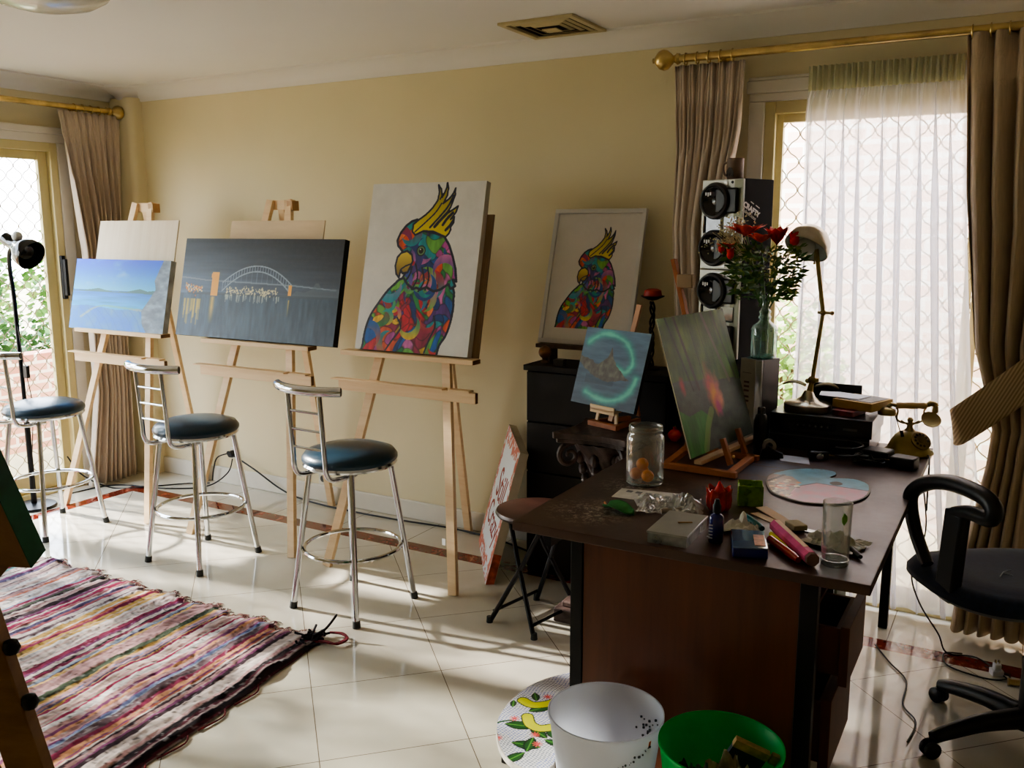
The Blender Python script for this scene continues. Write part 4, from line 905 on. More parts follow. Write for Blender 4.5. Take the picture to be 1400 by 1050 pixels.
pin_ = poly_mask(X_, Y_, [(x * .975, y * .975) for x, y in pb]); img = np.ones((nv, nu, 3)) * rgb((112, 168, 190)); n = vnoise(nu, nv, 10, 10, 5, 4)[..., None]; img = img * (.82 + .3 * n)
pinkr = poly_mask(X_, Y_, [(-.06, -.22), (-.065, -.06), (-.01, .02), (.2, .0), (.2, -.25)]); q = rgb((196, 176, 190)) * (1 - n) + rgb((226, 140, 164)) * n; img[pinkr] = q[pinkr]
put(img, dist_line(X_, Y_, [(-.06, -.22), (-.065, -.06), (-.01, .02), (.2, .0)]) < .004, (84, 80, 92), .8)
brn = poly_mask(X_, Y_, [(-.3, .08), (-.10, .06), (-.06, .0), (-.06, -.25), (-.3, -.25)]); q = rgb((120, 104, 98)) * (1 - n) + rgb((176, 150, 138)) * n; img[brn] = q[brn]
rnd = random.Random(4)
for k in range(60):
    x, y = rnd.gauss(-.115, .028), rnd.gauss(-.10, .05); put(img, np.hypot(X_ - x, Y_ - y) < rnd.uniform(.004, .011), rnd.choice([(206, 120, 70), (150, 40, 30), (236, 226, 206), (220, 190, 150), (70, 60, 56)]), .85)
for k in range(8): put(img, np.hypot(X_ + .158 - .004 * k, Y_ + .03 - .014 * k) < .008, (34, 32, 36), .9)
for k in range(6): put(img, np.hypot(X_ + .12 - .03 * k, Y_ - .19 - .004 * k) < .004, (60, 74, 86), .9)
hole = np.hypot((X_ - .048) / 1.0, (Y_ - .045) / 1.25) < .02
put(img, hole, (40, 28, 24))
painted_grid('paint_layer', .36, .46, img, pal, painted('wet_paint', .3, .3, 90), pin_, lambda x, y: (x - .18, y - .23, .0066))
# table easel with the forest painting
te = thing('table_easel', 'small reddish wooden table easel standing on the desk', 'easel', (-.955, 3.16, DT))
rw = wood('red_beech', (150, 88, 50), (178, 112, 68), .45, (3, 3, 3), 6)
for a, c_ in (((-.13, -.155, .012), (.14, -.168, .012)), ((-.145, .14, .012), (.145, .10, .012)), ((-.12, -.15, .012), (-.135, .14, .012)), ((.115, -.16, .012), (.12, .11, .012))):
    b = B(); b.beam(a, c_, .026, .02); b.build('base_bar', rw, te, bevel=.0015)
for y_ in (-.07, .12): b = B(); b.beam((.09, y_, .02), (.055, y_ + .01, .11), .03, .016, up=(1, 0, 0)); b.build('support', rw, te, bevel=.0015)
b = B(); b.beam((-.0, .05, .02), (-.205, .105, .735), .034, .016, up=(1, 0, .2)); b.build('mast', rw, te, bevel=.0015)
b = B(); b.beam((-.12, .06, .02), (-.075, .07, .28), .02, .014); b.build('strut', rw, te)
b = B(); b.beam((.012, -.20, .048), (.086, .285, .048), .03, .014); b.build('ledge', wood('pale_ledge', (176, 140, 104), (196, 164, 130), .5, (3, 20, 3), 2), te, bevel=.0015)
b = B(); b.box(-.012, .05, -.02, .02, 0, .05, Matrix.Translation((-.172, .10, .63))); b.build('clip', mat('clip_wood', (170, 146, 118), .5), te, bevel=.004)
b = B(); b.sphere((.098, -.065, .05), .006, 10); b.build('wing_nut', brass, te)
canvas_painting('canvas_painting', 'green forest painting with pink flowers leaning on the desk easel', (-.962, 2.944, .812), math.radians(81.3), math.radians(17.6), .522, .50, .005, forest_img(200, 200) ** .85, mat('cream_edge', (206, 200, 170), .7), bars=False, sat=1.5)
# stereo units and what stands on them
vc = thing('stereo_amplifier', 'flat black stereo unit at the back of the desk, under the lamp', 'stereo', (-.6425, 3.645, DT + .075), 0)
hb = mat('hifi_black', (16, 16, 18), .35, coat=.2)
b = B(); b.box(-.1875, .1875, -.155, .155, 0, .070); b.build('body', hb, vc, bevel=.003)
b = B(); b.box(-.11, .06, -.1575, -.155, .016, .046); b.build('display', mat('display_grey', (34, 34, 38), .2), vc)
b = B()
for k in range(6): b.sphere((-.08 + k * .022, -.158, .031), .004, 8)
b.box(.085, .135, -.158, -.155, .026, .034); b.build('button', mat('button_grey', (96, 96, 100), .4), vc)
vd = thing('disc_player', 'black disc player beneath the stereo unit on the desk', 'stereo', (-.6425, 3.645, DT), 0)
b = B(); b.box(-.19, .18, -.15, .155, .006, .0745); b.build('body', hb, vd, bevel=.003)
b = B(); b.box(-.19, .18, -.152, -.15, .060, .064); b.build('trim_line', mat('trim_grey', (80, 80, 84), .4), vd)
b = B()
for x_ in (-.16, .15):
    for y_ in (-.12, .12): b.lathe([(0, 0), (.012, 0), (.012, .006), (0, .006)], (x_, y_, 0), 12)
b.build('foot', rubber, vd)
VT = DT + .145
lm = thing('desk_lamp', 'brushed metal desk lamp with a dome shade, jointed arm and lit-side bulb', 'lamp', (-.712, 3.60, VT))
lm['label'] = 'brushed metal desk lamp with a dome shade and jointed arm'
b = B(); b.lathe([(0, 0), (.088, 0), (.09, .003), (.09, .026), (.086, .030), (.05, .038), (.028, .052), (.018, .072), (.014, .078), (0, .078)], n=48); b.build('base', nickel, lm)
p0 = Vector((.005, 0, .075)); p1 = Vector((.012, 0, .12)); p2 = Vector((.040, -.01, .385)); p3 = Vector((.002, -.01, .625))
b = B(); b.tube([p0, p1, p2], [.013, .0085, .0075], 12); b.sphere(p1, .017, 12).sphere(Vector((.028, 0, .12)), .010, 10).sphere(Vector((-.006, 0, .115)), .010, 10); b.build('lower_arm', oldbrass, lm)
b = B(); b.sphere(p2, .013, 12).tube([p2 + Vector((-.02, 0, 0)), p2 + Vector((.03, -.005, 0))], .006, 8).sphere(p2 + Vector((.034, -.005, 0)), .009, 10); b.build('joint', oldbrass, lm)
b = B(); b.tube([p2, p3], .0085, 12); b.build('upper_arm', oldbrass, lm)
shM = Matrix.Translation((-.035, -.02, .625)) @ rot('Z', -.5) @ rot('X', math.radians(-36))
b = B(); b.lathe([(.081, .003), (.079, .02), (.069, .05), (.049, .074), (.024, .088), (0, .092)], n=40, M=shM); b.build('inner_shade', mat('inner_white', (206, 210, 206), .5), lm)
b = B(); b.lathe([(.084, 0), (.086, .003), (.084, .02), (.074, .052), (.054, .077), (.028, .092), (0, .097)], n=40, M=shM); s_ = b.build('lamp_shade', nickel, lm, solid=.0025)
b = B(); b.sphere((0, 0, .008), .036, 20, M=shM); b.lathe([(.018, .03), (.02, .08), (0, .085)], n=16, M=shM); b.build('bulb', mat('frosted_bulb', (206, 208, 204), .25, coat=.4), lm)
b = B(); b.tube([(.0, -.02, .62), (.0, -.025, .575)], .003, 6).sphere((.0, -.025, .572), .005, 8); b.build('switch', oldbrass, lm)
bp_ = thing('picture_frame', 'yellow-edged open box holding papers on the stereo unit', 'box', (-.515, 3.64, VT), math.radians(-20))
b = B(); b.box(-.085, .075, -.075, .09, .022, .055); b.build('body', mat('yellow_card', (176, 142, 76), .6), bp_, bevel=.002); bp_.name = 'cardboard_box'
b = B(); b.box(-.07, .065, -.06, .075, .0552, .057); b.build('grey_photo', mat('photo_grey', (88, 88, 90), .5), bp_)
pr = thing('red_book', 'small dark red booklet under the yellow box', 'book', (-.56, 3.60, VT), math.radians(-14))
b = B(); b.box(-.035, .045, -.065, .06, 0, .021); b.build('cover', mat('dull_red', (120, 48, 50), .5, var=.3, scale=50), pr, bevel=.002)
o = B().prism([(-.09, -.05), (.06, -.07), (.09, .02), (-.03, .06), (-.1, .04)], 0, .002).build('paper_sheet', mat('blue_white_paper', (206, 210, 226), .6), smooth=False); o.location = (-.585, 3.67, VT + .058); tag(o, 'loose white sheet on top of the yellow-edged box', 'paper')
o = B().box(-.10, .10, -.006, .006, 0, .085).build('black_folder', black_p, bevel=.002); o.location = (-.64, 3.775, VT); tag(o, 'black folder standing upright behind the lamp base', 'folder')
# pair of tan leaf shaped wings on the lamp
lw3 = thing('cloth_bow', 'olive cloth bow tied round the desk lamp stem', 'bow', (-.706, 3.60, VT + .092))
for s in (-1, 1):
    b = B(); b.grid(lambda u, v: (s * (.018 + .088 * u), (v - .5) * .05 * sin(PI * min(1, .15 + u * .85)) ** .6, .012 * sin(PI * u) + .012 * abs(v - .5)), 14, 8); b.build('loop', mat('olive_cloth', (120, 106, 66), .7), lw3, solid=.003)
# telephone
ph = thing('rotary_telephone', 'ornate cream and brass rotary telephone at the back right corner of the desk', 'telephone', (-.345, 3.665, DT), math.radians(25))
iv = mat('aged_ivory', (172, 150, 84), .4, var=.12, scale=20); ivh = mat('ivory_handle', (204, 170, 112), .3)
b = B(); b.lathe([(0, 0), (.088, 0), (.092, .006), (.088, .014), (.078, .02), (.068, .045), (.052, .07), (.036, .085), (.02, .09), (0, .092)], n=4 * 10, sx=1., sy=.88); b.build('body', iv, ph)
M_ = Matrix.Translation((.028, -.042, .058)) @ rot('X', math.radians(48)) @ rot('Y', .2)
b = B(); b.lathe([(0, 0), (.038, 0), (.038, .006), (.034, .008), (.012, .008), (.01, .011), (0, .011)], n=28, M=M_); dl = b.build('dial', oldbrass, ph)
b = B()
for k in range(10): b.lathe([(0, .0082), (.0052, .0082), (.0052, .009), (0, .009)], M_ @ Vector((.025 * cos(k * .55), .025 * sin(k * .55), 0)) , 8, M_.to_3x3().to_4x4())
b.build('finger_hole', mat('hole_brown', (50, 34, 18), .6), dl)
b = B(); b.lathe([(.022, .088), (.012, .1), (.008, .12), (.012, .132), (.006, .14), (0, .141)], n=16)
for s in (-1, 1): b.tube(spline([(s * .004, 0, .118), (s * .03, 0, .12), (s * .05, 0, .135), (s * .048, 0, .165), (s * .056, 0, .178)], 5), .0038, 8).tube(spline([(s * .006, 0, .108), (s * .02, 0, .12), (s * .034, 0, .128)], 4), .003, 6)
b.build('cradle', oldbrass, ph)
b = B(); b.lathe([(.0105, -.055), (.0135, -.045), (.012, -.03), (.0135, 0), (.012, .03), (.0135, .045), (.0105, .055)], (0, 0, .186), 16, rot('Y', PI / 2)); hs = b.build('handset', ivh, ph)
b = B(); b.lathe([(0, 0), (.032, 0), (.034, .008), (.03, .02), (.016, .028), (0, .03)], (-.088, 0, .150), 24); b.tube([(-.056, 0, .186), (-.075, 0, .19), (-.088, 0, .178)], .008, 8); b.build('earpiece', oldbrass, hs)
b = B(); b.tube(spline([(.055, 0, .186), (.075, 0, .196), (.088, 0, .185), (.085, -.004, .16), (.07, -.012, .135)], 5), [.008, .009, .01, .011, .012] * 4 + [.013], 10)
b.lathe([(.01, 0), (.02, .012), (.034, .022), (.036, .03), (0, .024)], (.062, -.02, .12), 20, rot('X', math.radians(40)))
for k in range(9): b.tube([(.088 - .002 * k, -.004, .186 - .009 * k), (.100 - .002 * k, -.004, .19 - .009 * k)], .0016, 4)
b.build('mouthpiece', oldbrass, hs)
b = B(); b.tube([(-.06, -.01, .15), (-.045, -.02, .10), (-.04, -.03, .08)], .002, 6).tube([(-.04, -.03, .095), (-.036, -.034, .072)], .006, 8); b.build('hanging_plug', black_p, ph)
# power adaptors
ad = thing('power_adaptor', 'black power adaptor with a tangled lead in front of the telephone', 'adaptor', (-.40, 3.46, DT), math.radians(-12))
b = B(); b.box(-.075, .02, -.04, .04, 0, .05).box(.03, .115, -.05, .02, 0, .042); b.build('body', black_p, ad, bevel=.006)
b = B(); pts = [(.02 + .07 * cos(t * .7) * (1 - t * .012) - .04, -.05 + .04 * sin(t * .9), .012 + .006 * (t % 5)) for t in range(28)]; b.tube(spline(pts, 3), .0035, 6); b.build('lead', cordm, ad)
ad2 = thing('coiled_charger', 'coil of black charger cable on the desk in front of the stereo', 'cable', (-.52, 3.42, DT + .004))
b = B(); pts = [(.045 * cos(t * .5) * (1 + .1 * sin(t)), .035 * sin(t * .5), .004 + .0022 * t) for t in range(30)]; b.tube(spline(pts, 3), .004, 6); b.build('coil', cordm, ad2)
b = B(); b.box(.03, .07, -.02, .02, 0, .03); b.build('plug', black_p, ad2, bevel=.004)
o = B().prism([(-.775, 3.405), (-.742, 3.313), (-.634, 3.305), (-.66, 3.40)], .0005, .0018).build('note_paper', mat('note_white', (206, 208, 222), .6), smooth=False); o.location.z = DT; tag(o, 'small white note lying between the black bottle and the stereo', 'paper')
cm = thing('compact_camera', 'small glossy black gadget resting on the white note', 'gadget', (-.625, 3.40, DT), math.radians(25))
b = B(); b.box(-.035, .035, -.018, .018, .002, .034); b.build('body', mat('gloss_black', (10, 10, 12), .12, coat=.5), cm, bevel=.006); b = B(); b.lathe([(0, 0), (.013, 0), (.013, .012), (.008, .014), (0, .012)], (0, -.018, .018), 16, rot('X', PI / 2)); b.build('lens', chrome, cm); b = B(); b.tube([(.03, 0, .02), (.06, .01, .012), (.07, .0, .006)], .003, 6); b.build('strap', oldbrass, cm)
bt = thing('black_bottle', 'tall narrow black bottle standing beside the table easel', 'bottle', (-.838, 3.385, DT))
b = B(); b.lathe([(0, 0), (.024, 0), (.026, .006), (.026, .13), (.02, .15), (.012, .158), (0, .158)], n=24); b.build('body', black_p, bt)
b = B(); b.lathe([(0, .156), (.014, .156), (.014, .178), (.011, .182), (0, .182)], n=18); b.build('cap', mat('gloss_black', (10, 10, 12), .12), bt)
tp = thing('tape_dispenser', 'black tape dispenser at the foot of the tall black bottle', 'dispenser', (-.785, 3.345, DT), .3)
b = B(); b.prism([(-.04, 0), (.045, 0), (.042, .02), (.015, .03), (-.01, .045), (-.035, .03)], -.015, .015, rot('X', PI / 2)); b.build('body', black_p, tp, bevel=.003); b = B(); b.lathe([(.014, -.009), (.026, -.009), (.026, .009), (.014, .009)], (-.008, 0, .045), 20, rot('X', PI / 2)); b.build('tape_roll', mat('clear_tape', (150, 146, 140), .2, coat=.4), tp)
o = thing('red_ornament', 'small red glass pomegranate ornament on the desk behind the jar', 'ornament', (-1.19, 3.42, DT)); b = B(); b.lathe([(0, 0), (.016, .002), (.028, .018), (.028, .032), (.016, .046), (.007, .05), (.009, .058), (.006, .06), (0, .056)], n=20); b.build('body', mat('ornament_red', (206, 30, 20), .2, coat=.6), o); b = B(); b.tube([(0, 0, .056), (.003, 0, .068)], .0025, 6); b.build('stem', mat('leaf_green_paint', (96, 150, 40), .5), o)
# ------------------------------------------------------------------ speakers
RZ = math.radians(-21)
def speaker(label, z, text):
    t = thing('speaker', label, 'speaker', (-1.19, 3.668, z), RZ)
    W, D_, H_ = .203, .20, .358
    silver = mat('speaker_silver', (168, 168, 158), .35, metal=.35); 
    b = B(); b.box(0, W, .012, D_, 0, H_); b.build('cabinet', mat('speaker_black', (14, 13, 12), .75, spec=.15), t, bevel=.002, smooth=False)
    b = B(); b.box(0, W, 0, .012, 0, H_); b.build('front_panel', silver, t, bevel=.003, smooth=False)
    b = B(); b.box(.062, .128, -.003, .0, .008, H_ - .008); b.build('centre_strip', mat('speaker_bright', (196, 196, 192), .3, metal=.4), t, bevel=.001, smooth=False)
    b = B(); b.box(.162, .203, -.002, .0, .004, H_ - .004); b.build('side_strip', mat('speaker_olive', (128, 128, 108), .4, metal=.3), t, smooth=False)
    for zc, r_ in ((H_ - .085, .068), (.085, .068)):
        M_ = Matrix.Translation((.078, -.001, zc)) @ rot('X', PI / 2)
        b = B(); b.lathe([(r_ + .004, 0), (r_ + .006, .012), (r_, .026), (r_ - .008, .028), (r_ - .012, .022)], n=40, M=M_); dv = b.build('driver_ring', mat('ring_grey', (58, 58, 62), .3, metal=.3), t)
        b = B(); b.lathe([(r_ - .012, .022), (r_ - .03, .010), (.02, .004), (.016, .012), (0, .016)], n=36, M=M_); b.build('cone', mat('cone_black', (12, 14, 18), .18, coat=.4), dv)
        b = B(); b.box(.078, .185, -.016, -.001, zc - .050, zc + .050); b.build('driver_pod', mat('pod_dark', (30, 30, 32), .35), dv, bevel=.014)
        b = B()
        for k in range(3): b.box(-.036 + k * .011, -.029 + k * .011, .018, .019, .022 - .004 * (k % 2), .034, Matrix.Translation((.078, -.05, zc)) )
        b.build('emblem', mat('label_white', (210, 214, 224), .5), dv)
    b = B()
    for x0, x1, y0, y1 in ((.018, .11, .212, .218), (.018, .11, .140, .146), (.018, .024, .146, .212), (.104, .11, .146, .212)): b.box(x0, x1, -.012, 0, y0, y1)
    b.build('port_frame', chrome, t, bevel=.003); b = B(); b.box(.024, .104, -.004, -.0032, .146, .212).box(.120, .180, -.006, -.0032, .148, .21); b.build('port', mat('gloss_black', (10, 10, 12), .12), t, smooth=False)
    b = B()
    for x_, z_ in ((.15, .345), (.15, .012)): b.lathe([(0, 0), (.006, 0), (.005, .003), (0, .003)], (x_, 0, z_), 10, rot('X', PI / 2))
    b.build('screw', black_m, t)
    if text:
        lt = mat('sticker_grey', (214, 210, 204), .6)
        Ms = Matrix.Translation((W + .0008, .062, .235)) @ rot('Z', PI / 2) @ rot('X', PI / 2) @ rot('Z', math.radians(-24))
        text_mesh('lettering', 'CRAFTY', .031, lt, t, Ms @ Matrix.Translation((-.005, 0, 0)), bold=.0012)
        text_mesh('lettering', 'Babylicious', .022, lt, t, Ms @ Matrix.Translation((-.012, -.022, 0)), shear=.2)
        b = B(); b.box(-.025, -.002, .024, .028, 0, .0005, Ms).box(.012, .04, .025, .029, 0, .0005, Ms); b.build('lettering', lt, t, smooth=False)
    return t
speaker('upper black and silver speaker, the one with white lettering on its side', 1.434, True)
speaker('lower black and silver speaker, beside the glass bottle', 1.074, False)
o = B().box(-.075, .203, 0, .155, 0, .3235).build('subwoofer', mat('speaker_black', (20, 18, 17), .5), bevel=.003); o.location = (-1.19, 3.668, DT); o.rotation_euler = (0, 0, RZ); tag(o, 'plain black subwoofer box standing on the desk under the two speakers', 'subwoofer')
mg = thing('mug', 'brown grey patterned mug on top of the upper speaker', 'mug', (-1.066, 3.70, 1.792), RZ)
b = B(); b.lathe([(0, .002), (.03, .002), (.033, .006), (.034, .084), (.031, .085), (.03, .01), (0, .008)], n=28); b.build('body', mat('mug_brown', (120, 100, 88), .5, var=.1, scale=20), mg)
b = B(); b.tube(spline([(-.033, 0, .07), (-.055, 0, .065), (-.058, 0, .04), (-.05, 0, .022), (-.033, 0, .018)], 5), .0045, 8); b.build('handle', MATS['mug_brown'], mg)
b = B(); b.prism([(-.018, 0), (-.016, .022), (-.006, .036), (.008, .034), (.018, .018), (.018, 0), (.008, 0), (.006, .014), (0, .0), (-.006, .014), (-.009, 0)], -.0345, -.034, rot('X', PI / 2) @ Matrix.Translation((0, .012, 0)) @ rot('X', 0)) if False else b.prism([(-.018, .012), (-.016, .034), (-.006, .048), (.008, .046), (.018, .03), (.018, .012), (.008, .012), (.006, .026), (0, .012), (-.006, .026), (-.009, .012)], .0335, .0347, rot('X', PI / 2)); b.build('motif', mat('motif_dark', (44, 32, 28), .6), mg, smooth=False)
# hifi
hf = thing('mini_hifi', 'slim silver hifi unit with buttons, under the glass bottle', 'hifi', (-.966, 3.537, DT), RZ)
b = B(); b.box(0, .102, .008, .115, .008, .342); b.build('body', mat('hifi_grey', (92, 88, 88), .45, metal=.4), hf, bevel=.002, smooth=False)
b = B(); b.box(0, .070, 0, .008, .008, .342); b.build('front_panel', mat('hifi_face', (142, 138, 124), .4, metal=.3), hf, bevel=.001, smooth=False)
b = B(); b.box(.070, .102, -.002, .008, .008, .342); b.build('bright_edge', mat('hifi_bright', (190, 192, 200), .25, metal=.6), hf, bevel=.004)
b = B()
for z_ in (.245, .228, .211, .187, .170): b.box(.020, .044, -.0015, 0, z_, z_ + .008)
b.box(.012, .052, -.001, 0, .285, .287); b.build('button', mat('button_red', (60, 26, 22), .4), hf, smooth=False)
b = B(); b.lathe([(0, 0), (.017, 0), (.016, .012), (.012, .014), (0, .014)], (.034, 0, .128), 20, rot('X', PI / 2)); b.build('volume_knob', chrome, hf)
b = B()
for x_ in (.015, .085):
    for y_ in (.02, .1): b.lathe([(0, 0), (.008, 0), (.008, .008), (0, .008)], (x_, y_, 0), 10)
b.build('foot', rubber, hf)
# bottle vase with flowers
vs_ = thing('glass_bottle', 'pale aqua embossed glass bottle used as a vase', 'vase', (-.888, 3.575, 1.0925))
aq = glass('aqua_glass', (214, 236, 232), .40)
b = B(); b.lathe([(0, .003), (.046, .003), (.050, .01), (.050, .118), (.046, .128), (.026, .142), (.020, .152), (.026, .162), (.018, .172), (.024, .184), (.016, .194), (.0135, .235), (.017, .24), (.017, .248), (.014, .249)], n=32); b.build('glass_body', aq, vs_)
b = B(); b.lathe([(0, 0), (.047, 0), (.051, .005), (.047, .012), (0, .009)], n=32); b.build('glass_base', glass('aqua_thick', (150, 205, 200), .6), vs_)
b = B()
for k in range(12):
    a = 2 * PI * k / 12; b.tube([(.0505 * cos(a), .0505 * sin(a), .025), (.0505 * cos(a), .0505 * sin(a), .10)], .0018, 5); b.sphere((.0505 * cos(a + .26), .0505 * sin(a + .26), .112), .0035, 6)
b.build('embossing', aq, vs_)
fl_ = thing('flower_bouquet', 'bouquet of red lilies, greenery and tiny cream blossom in the glass bottle', 'bouquet', (-.888, 3.575, 1.16))
heads = [((-.075, -.06, .43), 1.05, 0), ((-.01, -.07, .40), .8, 0), ((.045, -.05, .395), 1.0, 1), ((.108, -.045, .385), .75, 2), ((-.14, -.07, .37), .55, 0), ((-.125, -.08, .33), .6, 2), ((-.17, -.05, .35), .5, 2)]
redm = mat('petal_red', (206, 26, 22), .5, var=.15, scale=30); orm = mat('petal_orange', (222, 62, 28), .5, var=.2, scale=30)
stems = B()
for (p, s, k) in heads: stems.tube(spline([(0, 0, .0), (.0, 0, .10), (p[0] * .5, p[1] * .5, .25), p], 5), .0022, 5)
for a in range(10): stems.tube(spline([(.006 * cos(a), .006 * sin(a), .0), (.004 * cos(a), .004 * sin(a), .1), (.11 * cos(a * 1.3), .06 * sin(a * 1.3), .30)], 5), .0018, 5)
stems.build('stem', mat('stem_green', (70, 112, 52), .5), fl_)
for (p, s, k) in heads:
    b = B(); rnd = random.Random(int(p[0] * 1000)); npet = 9 if k == 0 else 8
    for q in range(npet):
        a = 2 * PI * q / npet + rnd.random() * .4; op = (.9 if k == 0 else .45 if k == 1 else .18) + rnd.random() * .2
        dx = Vector((cos(a) * sin(op), sin(a) * sin(op), cos(op))); sd = Vector((-sin(a), cos(a), 0)); s *= 1.0; L = .078 * s
        P_ = Vector(p) - Vector((0, 0, .02 * s)); wd = .021 * s
        vs2 = [P_, P_ + dx * L * .35 + sd * wd * .8, P_ + dx * L * .7 + sd * wd + Vector((0, 0, .003)), P_ + dx * L * 1.05 + Vector((cos(a), sin(a), -.3)) * .008 * s, P_ + dx * L * .7 - sd * wd + Vector((0, 0, .003)), P_ + dx * L * .35 - sd * wd * .8, P_ + dx * L * .55 + Vector((0, 0, .006 * s))]
        b.add(vs2, [(0, 1, 6), (1, 2, 6), (2, 3, 6), (3, 4, 6), (4, 5, 6), (5, 0, 6)])
    if k == 2: b.sphere(Vector(p) + Vector((0, 0, .008)), .024 * s, 12, sz=1.2)
    b.build('flower_head', orm if k == 0 else redm, fl_, solid=.001)
g_ = B(); rnd = random.Random(12)
for k in range(520):
    a = rnd.uniform(0, 2 * PI); r_ = rnd.random() ** .6; zc = rnd.uniform(.16, .37)
    c_ = Vector((.165 * r_ * cos(a) * (.5 + (zc - .1) * 2), -.03 + .09 * r_ * sin(a), zc)); dirv = Vector((cos(a), .7 * sin(a), rnd.uniform(-.4, .7))).normalized(); sd = dirv.orthogonal().normalized(); L = rnd.uniform(.02, .05); wd = L * .2
    g_.add([c_, c_ + dirv * L * .5 + sd * wd, c_ + dirv * L, c_ + dirv * L * .5 - sd * wd], [(0, 1, 2, 3)])
g_.build('foliage', mat('bouquet_green', (74, 112, 54), .5, var=.25, scale=30), fl_, smooth=False)
g_ = B()
for k in range(150):
    c_ = Vector((rnd.uniform(-.12, .14), rnd.uniform(-.12, 0), rnd.uniform(.20, .38))); dirv = Vector((rnd.gauss(0, 1), -.5, rnd.gauss(0, .6))).normalized(); sd = dirv.orthogonal().normalized(); L = .03
    g_.add([c_, c_ + dirv * L * .5 + sd * .006, c_ + dirv * L, c_ + dirv * L * .5 - sd * .006], [(0, 1, 2, 3)])
g_.build('foliage', mat('bouquet_light', (120, 140, 66), .5, var=.2, scale=30), fl_, smooth=False)
g_ = B()
for k in range(330):
    c_ = Vector((-.135, -.05, .425)) + Vector((rnd.gauss(0, .034), rnd.gauss(0, .03), rnd.gauss(0, .028) )); c_.z += (c_.x + .135) * .5; g_.sphere(c_, rnd.uniform(.002, .004), 6)
for k in range(40):
    e_ = Vector((-.135 + rnd.gauss(0, .03), -.05 + rnd.gauss(0, .02), .42 + rnd.gauss(0, .02))); g_.tube([(-.05, -.02, .30), e_], .0008, 3)
g_.build('tiny_blossom', mat('cream_blossom', (206, 200, 160), .7), fl_, smooth=False)
# ================================================================== dark cabinet and what stands on it
cb = thing('chest_of_drawers', 'tall black-brown chest of drawers against the wall', 'cabinet', (-1.615, 3.745, 0))
cbm = wood('black_brown_wood', (14, 10, 9), (22, 16, 13), .6, (2, 2, 12), 2)
b = B(); b.box(-.338, .338, -.165, .055, .0, .965); b.build('carcass', cbm, cb, smooth=False)
b = B(); b.box(-.346, .346, -.195, .06, .965, .99); b.build('top', cbm, cb, bevel=.002, smooth=False)
for k in range(4):
    z0 = .03 + k * .234; b = B(); b.box(-.333, .333, -.185, -.166, z0, z0 + .226); f = b.build('drawer', cbm, cb, bevel=.002, smooth=False)
    b = B(); b.lathe([(0, 0), (.008, 0), (.006, .008), (.013, .018), (.008, .024), (0, .025)], (0, -.185, z0 + .12), 16, rot('X', PI / 2)); b.build('knob', black_m, f)
LP = math.radians(16)
fr = plane_thing('picture_frame', 'white framed print of the cockatoo leaning on the wall above the dark chest', 'picture', (-1.975, 3.712, 1.075), math.radians(-1), LP)
fw_, fh_ = .462, .638; wf = mat('white_frame', (206, 204, 200), .4, var=.02)
b = B(); b.box(0, fw_, 0, .022, 0, .02).box(0, fw_, 0, .022, fh_ - .02, fh_).box(0, .02, 0, .022, .02, fh_ - .02).box(fw_ - .02, fw_, 0, .022, .02, fh_ - .02); b.build('frame', wf, fr, bevel=.0015, smooth=False)
b = B(); b.box(.018, fw_ - .018, .012, .020, .018, fh_ - .018); b.build('backing', wf, fr, smooth=False)
pi_ = parrot_img(262, 336, 1.25, (226, 222, 216), 1.0); img = np.ones((420, 310, 3)) * np.median(pi_.reshape(-1, 3), 0)
img = np.ones((420, 310, 3)) * pi_[-8:, :8].mean((0, 1)); fade = np.abs(pi_ - pi_[-8:, :8].mean((0, 1))).sum(-1) > .22; img[40:376, 24:286][fade] = pi_[fade]
e_ = painted_grid('print', fw_ - .04, fh_ - .04, img, fr, painted('glossy_print', .25, .0, coat=.25), None, lambda x, y: (x + .02, .0115, y + .02))
# little easel under the print
pe = thing('display_stand', 'small dark wooden display stand carrying the white framed print', 'stand', (-1.75, 3.74, .99))
b = B(); b.box(-.21, .13, -.075, .02, .066, .084); b.build('ledge', wood('dark_walnut', (62, 42, 28), (86, 60, 40)), pe, bevel=.002)
for x_ in (-.16, .08): b = B(); b.box(x_ - .012, x_ + .012, -.05, .03, 0, .066); b.build('leg', MATS['dark_walnut'], pe)
wb = thing('wooden_ball', 'dark carved wooden ball on a small foot, left on the chest', 'ornament', (-1.905, 3.655, .99))
b = B(); b.lathe([(0, 0), (.022, 0), (.02, .006), (.012, .014), (.014, .022), (0, .024)], n=20); b.build('foot', MATS['dark_walnut'], wb); b = B(); b.sphere((0, 0, .048), .030, 20); b.build('ball', wood('carved_ball', (96, 60, 32), (142, 96, 58), .4, (4, 4, 4), 10), wb)
o = B().box(-.025, .025, -.02, .02, 0, .03).build('small_box', mat('grey_green_box', (62, 58, 52), .6), bevel=.002); o.location = (-1.80, 3.60, .99); tag(o, 'tiny dark grey box right of the wooden ball on the chest', 'box')
ch_ = thing('candle_holder', 'dark twisted iron candlestick with a red candle on the chest', 'candlestick', (-1.405, 3.70, .99))
b = B(); b.lathe([(0, 0), (.045, 0), (.04, .008), (.012, .014), (0, .016)], n=24)
for s in (0, PI, PI / 2): b.tube([(.009 * cos(s + t * .5), .009 * sin(s + t * .5), .012 + .0098 * t) for t in range(30)], .0045, 6)
b.build('twisted_stem', mat('rusty_iron', (40, 26, 24), .5, metal=.5, var=.3, scale=30), ch_)
b = B(); b.lathe([(0, .300), (.02, .304), (.05, .318), (.052, .322), (.02, .312), (0, .31)], n=28); b.build('drip_plate', MATS['rusty_iron'], ch_)
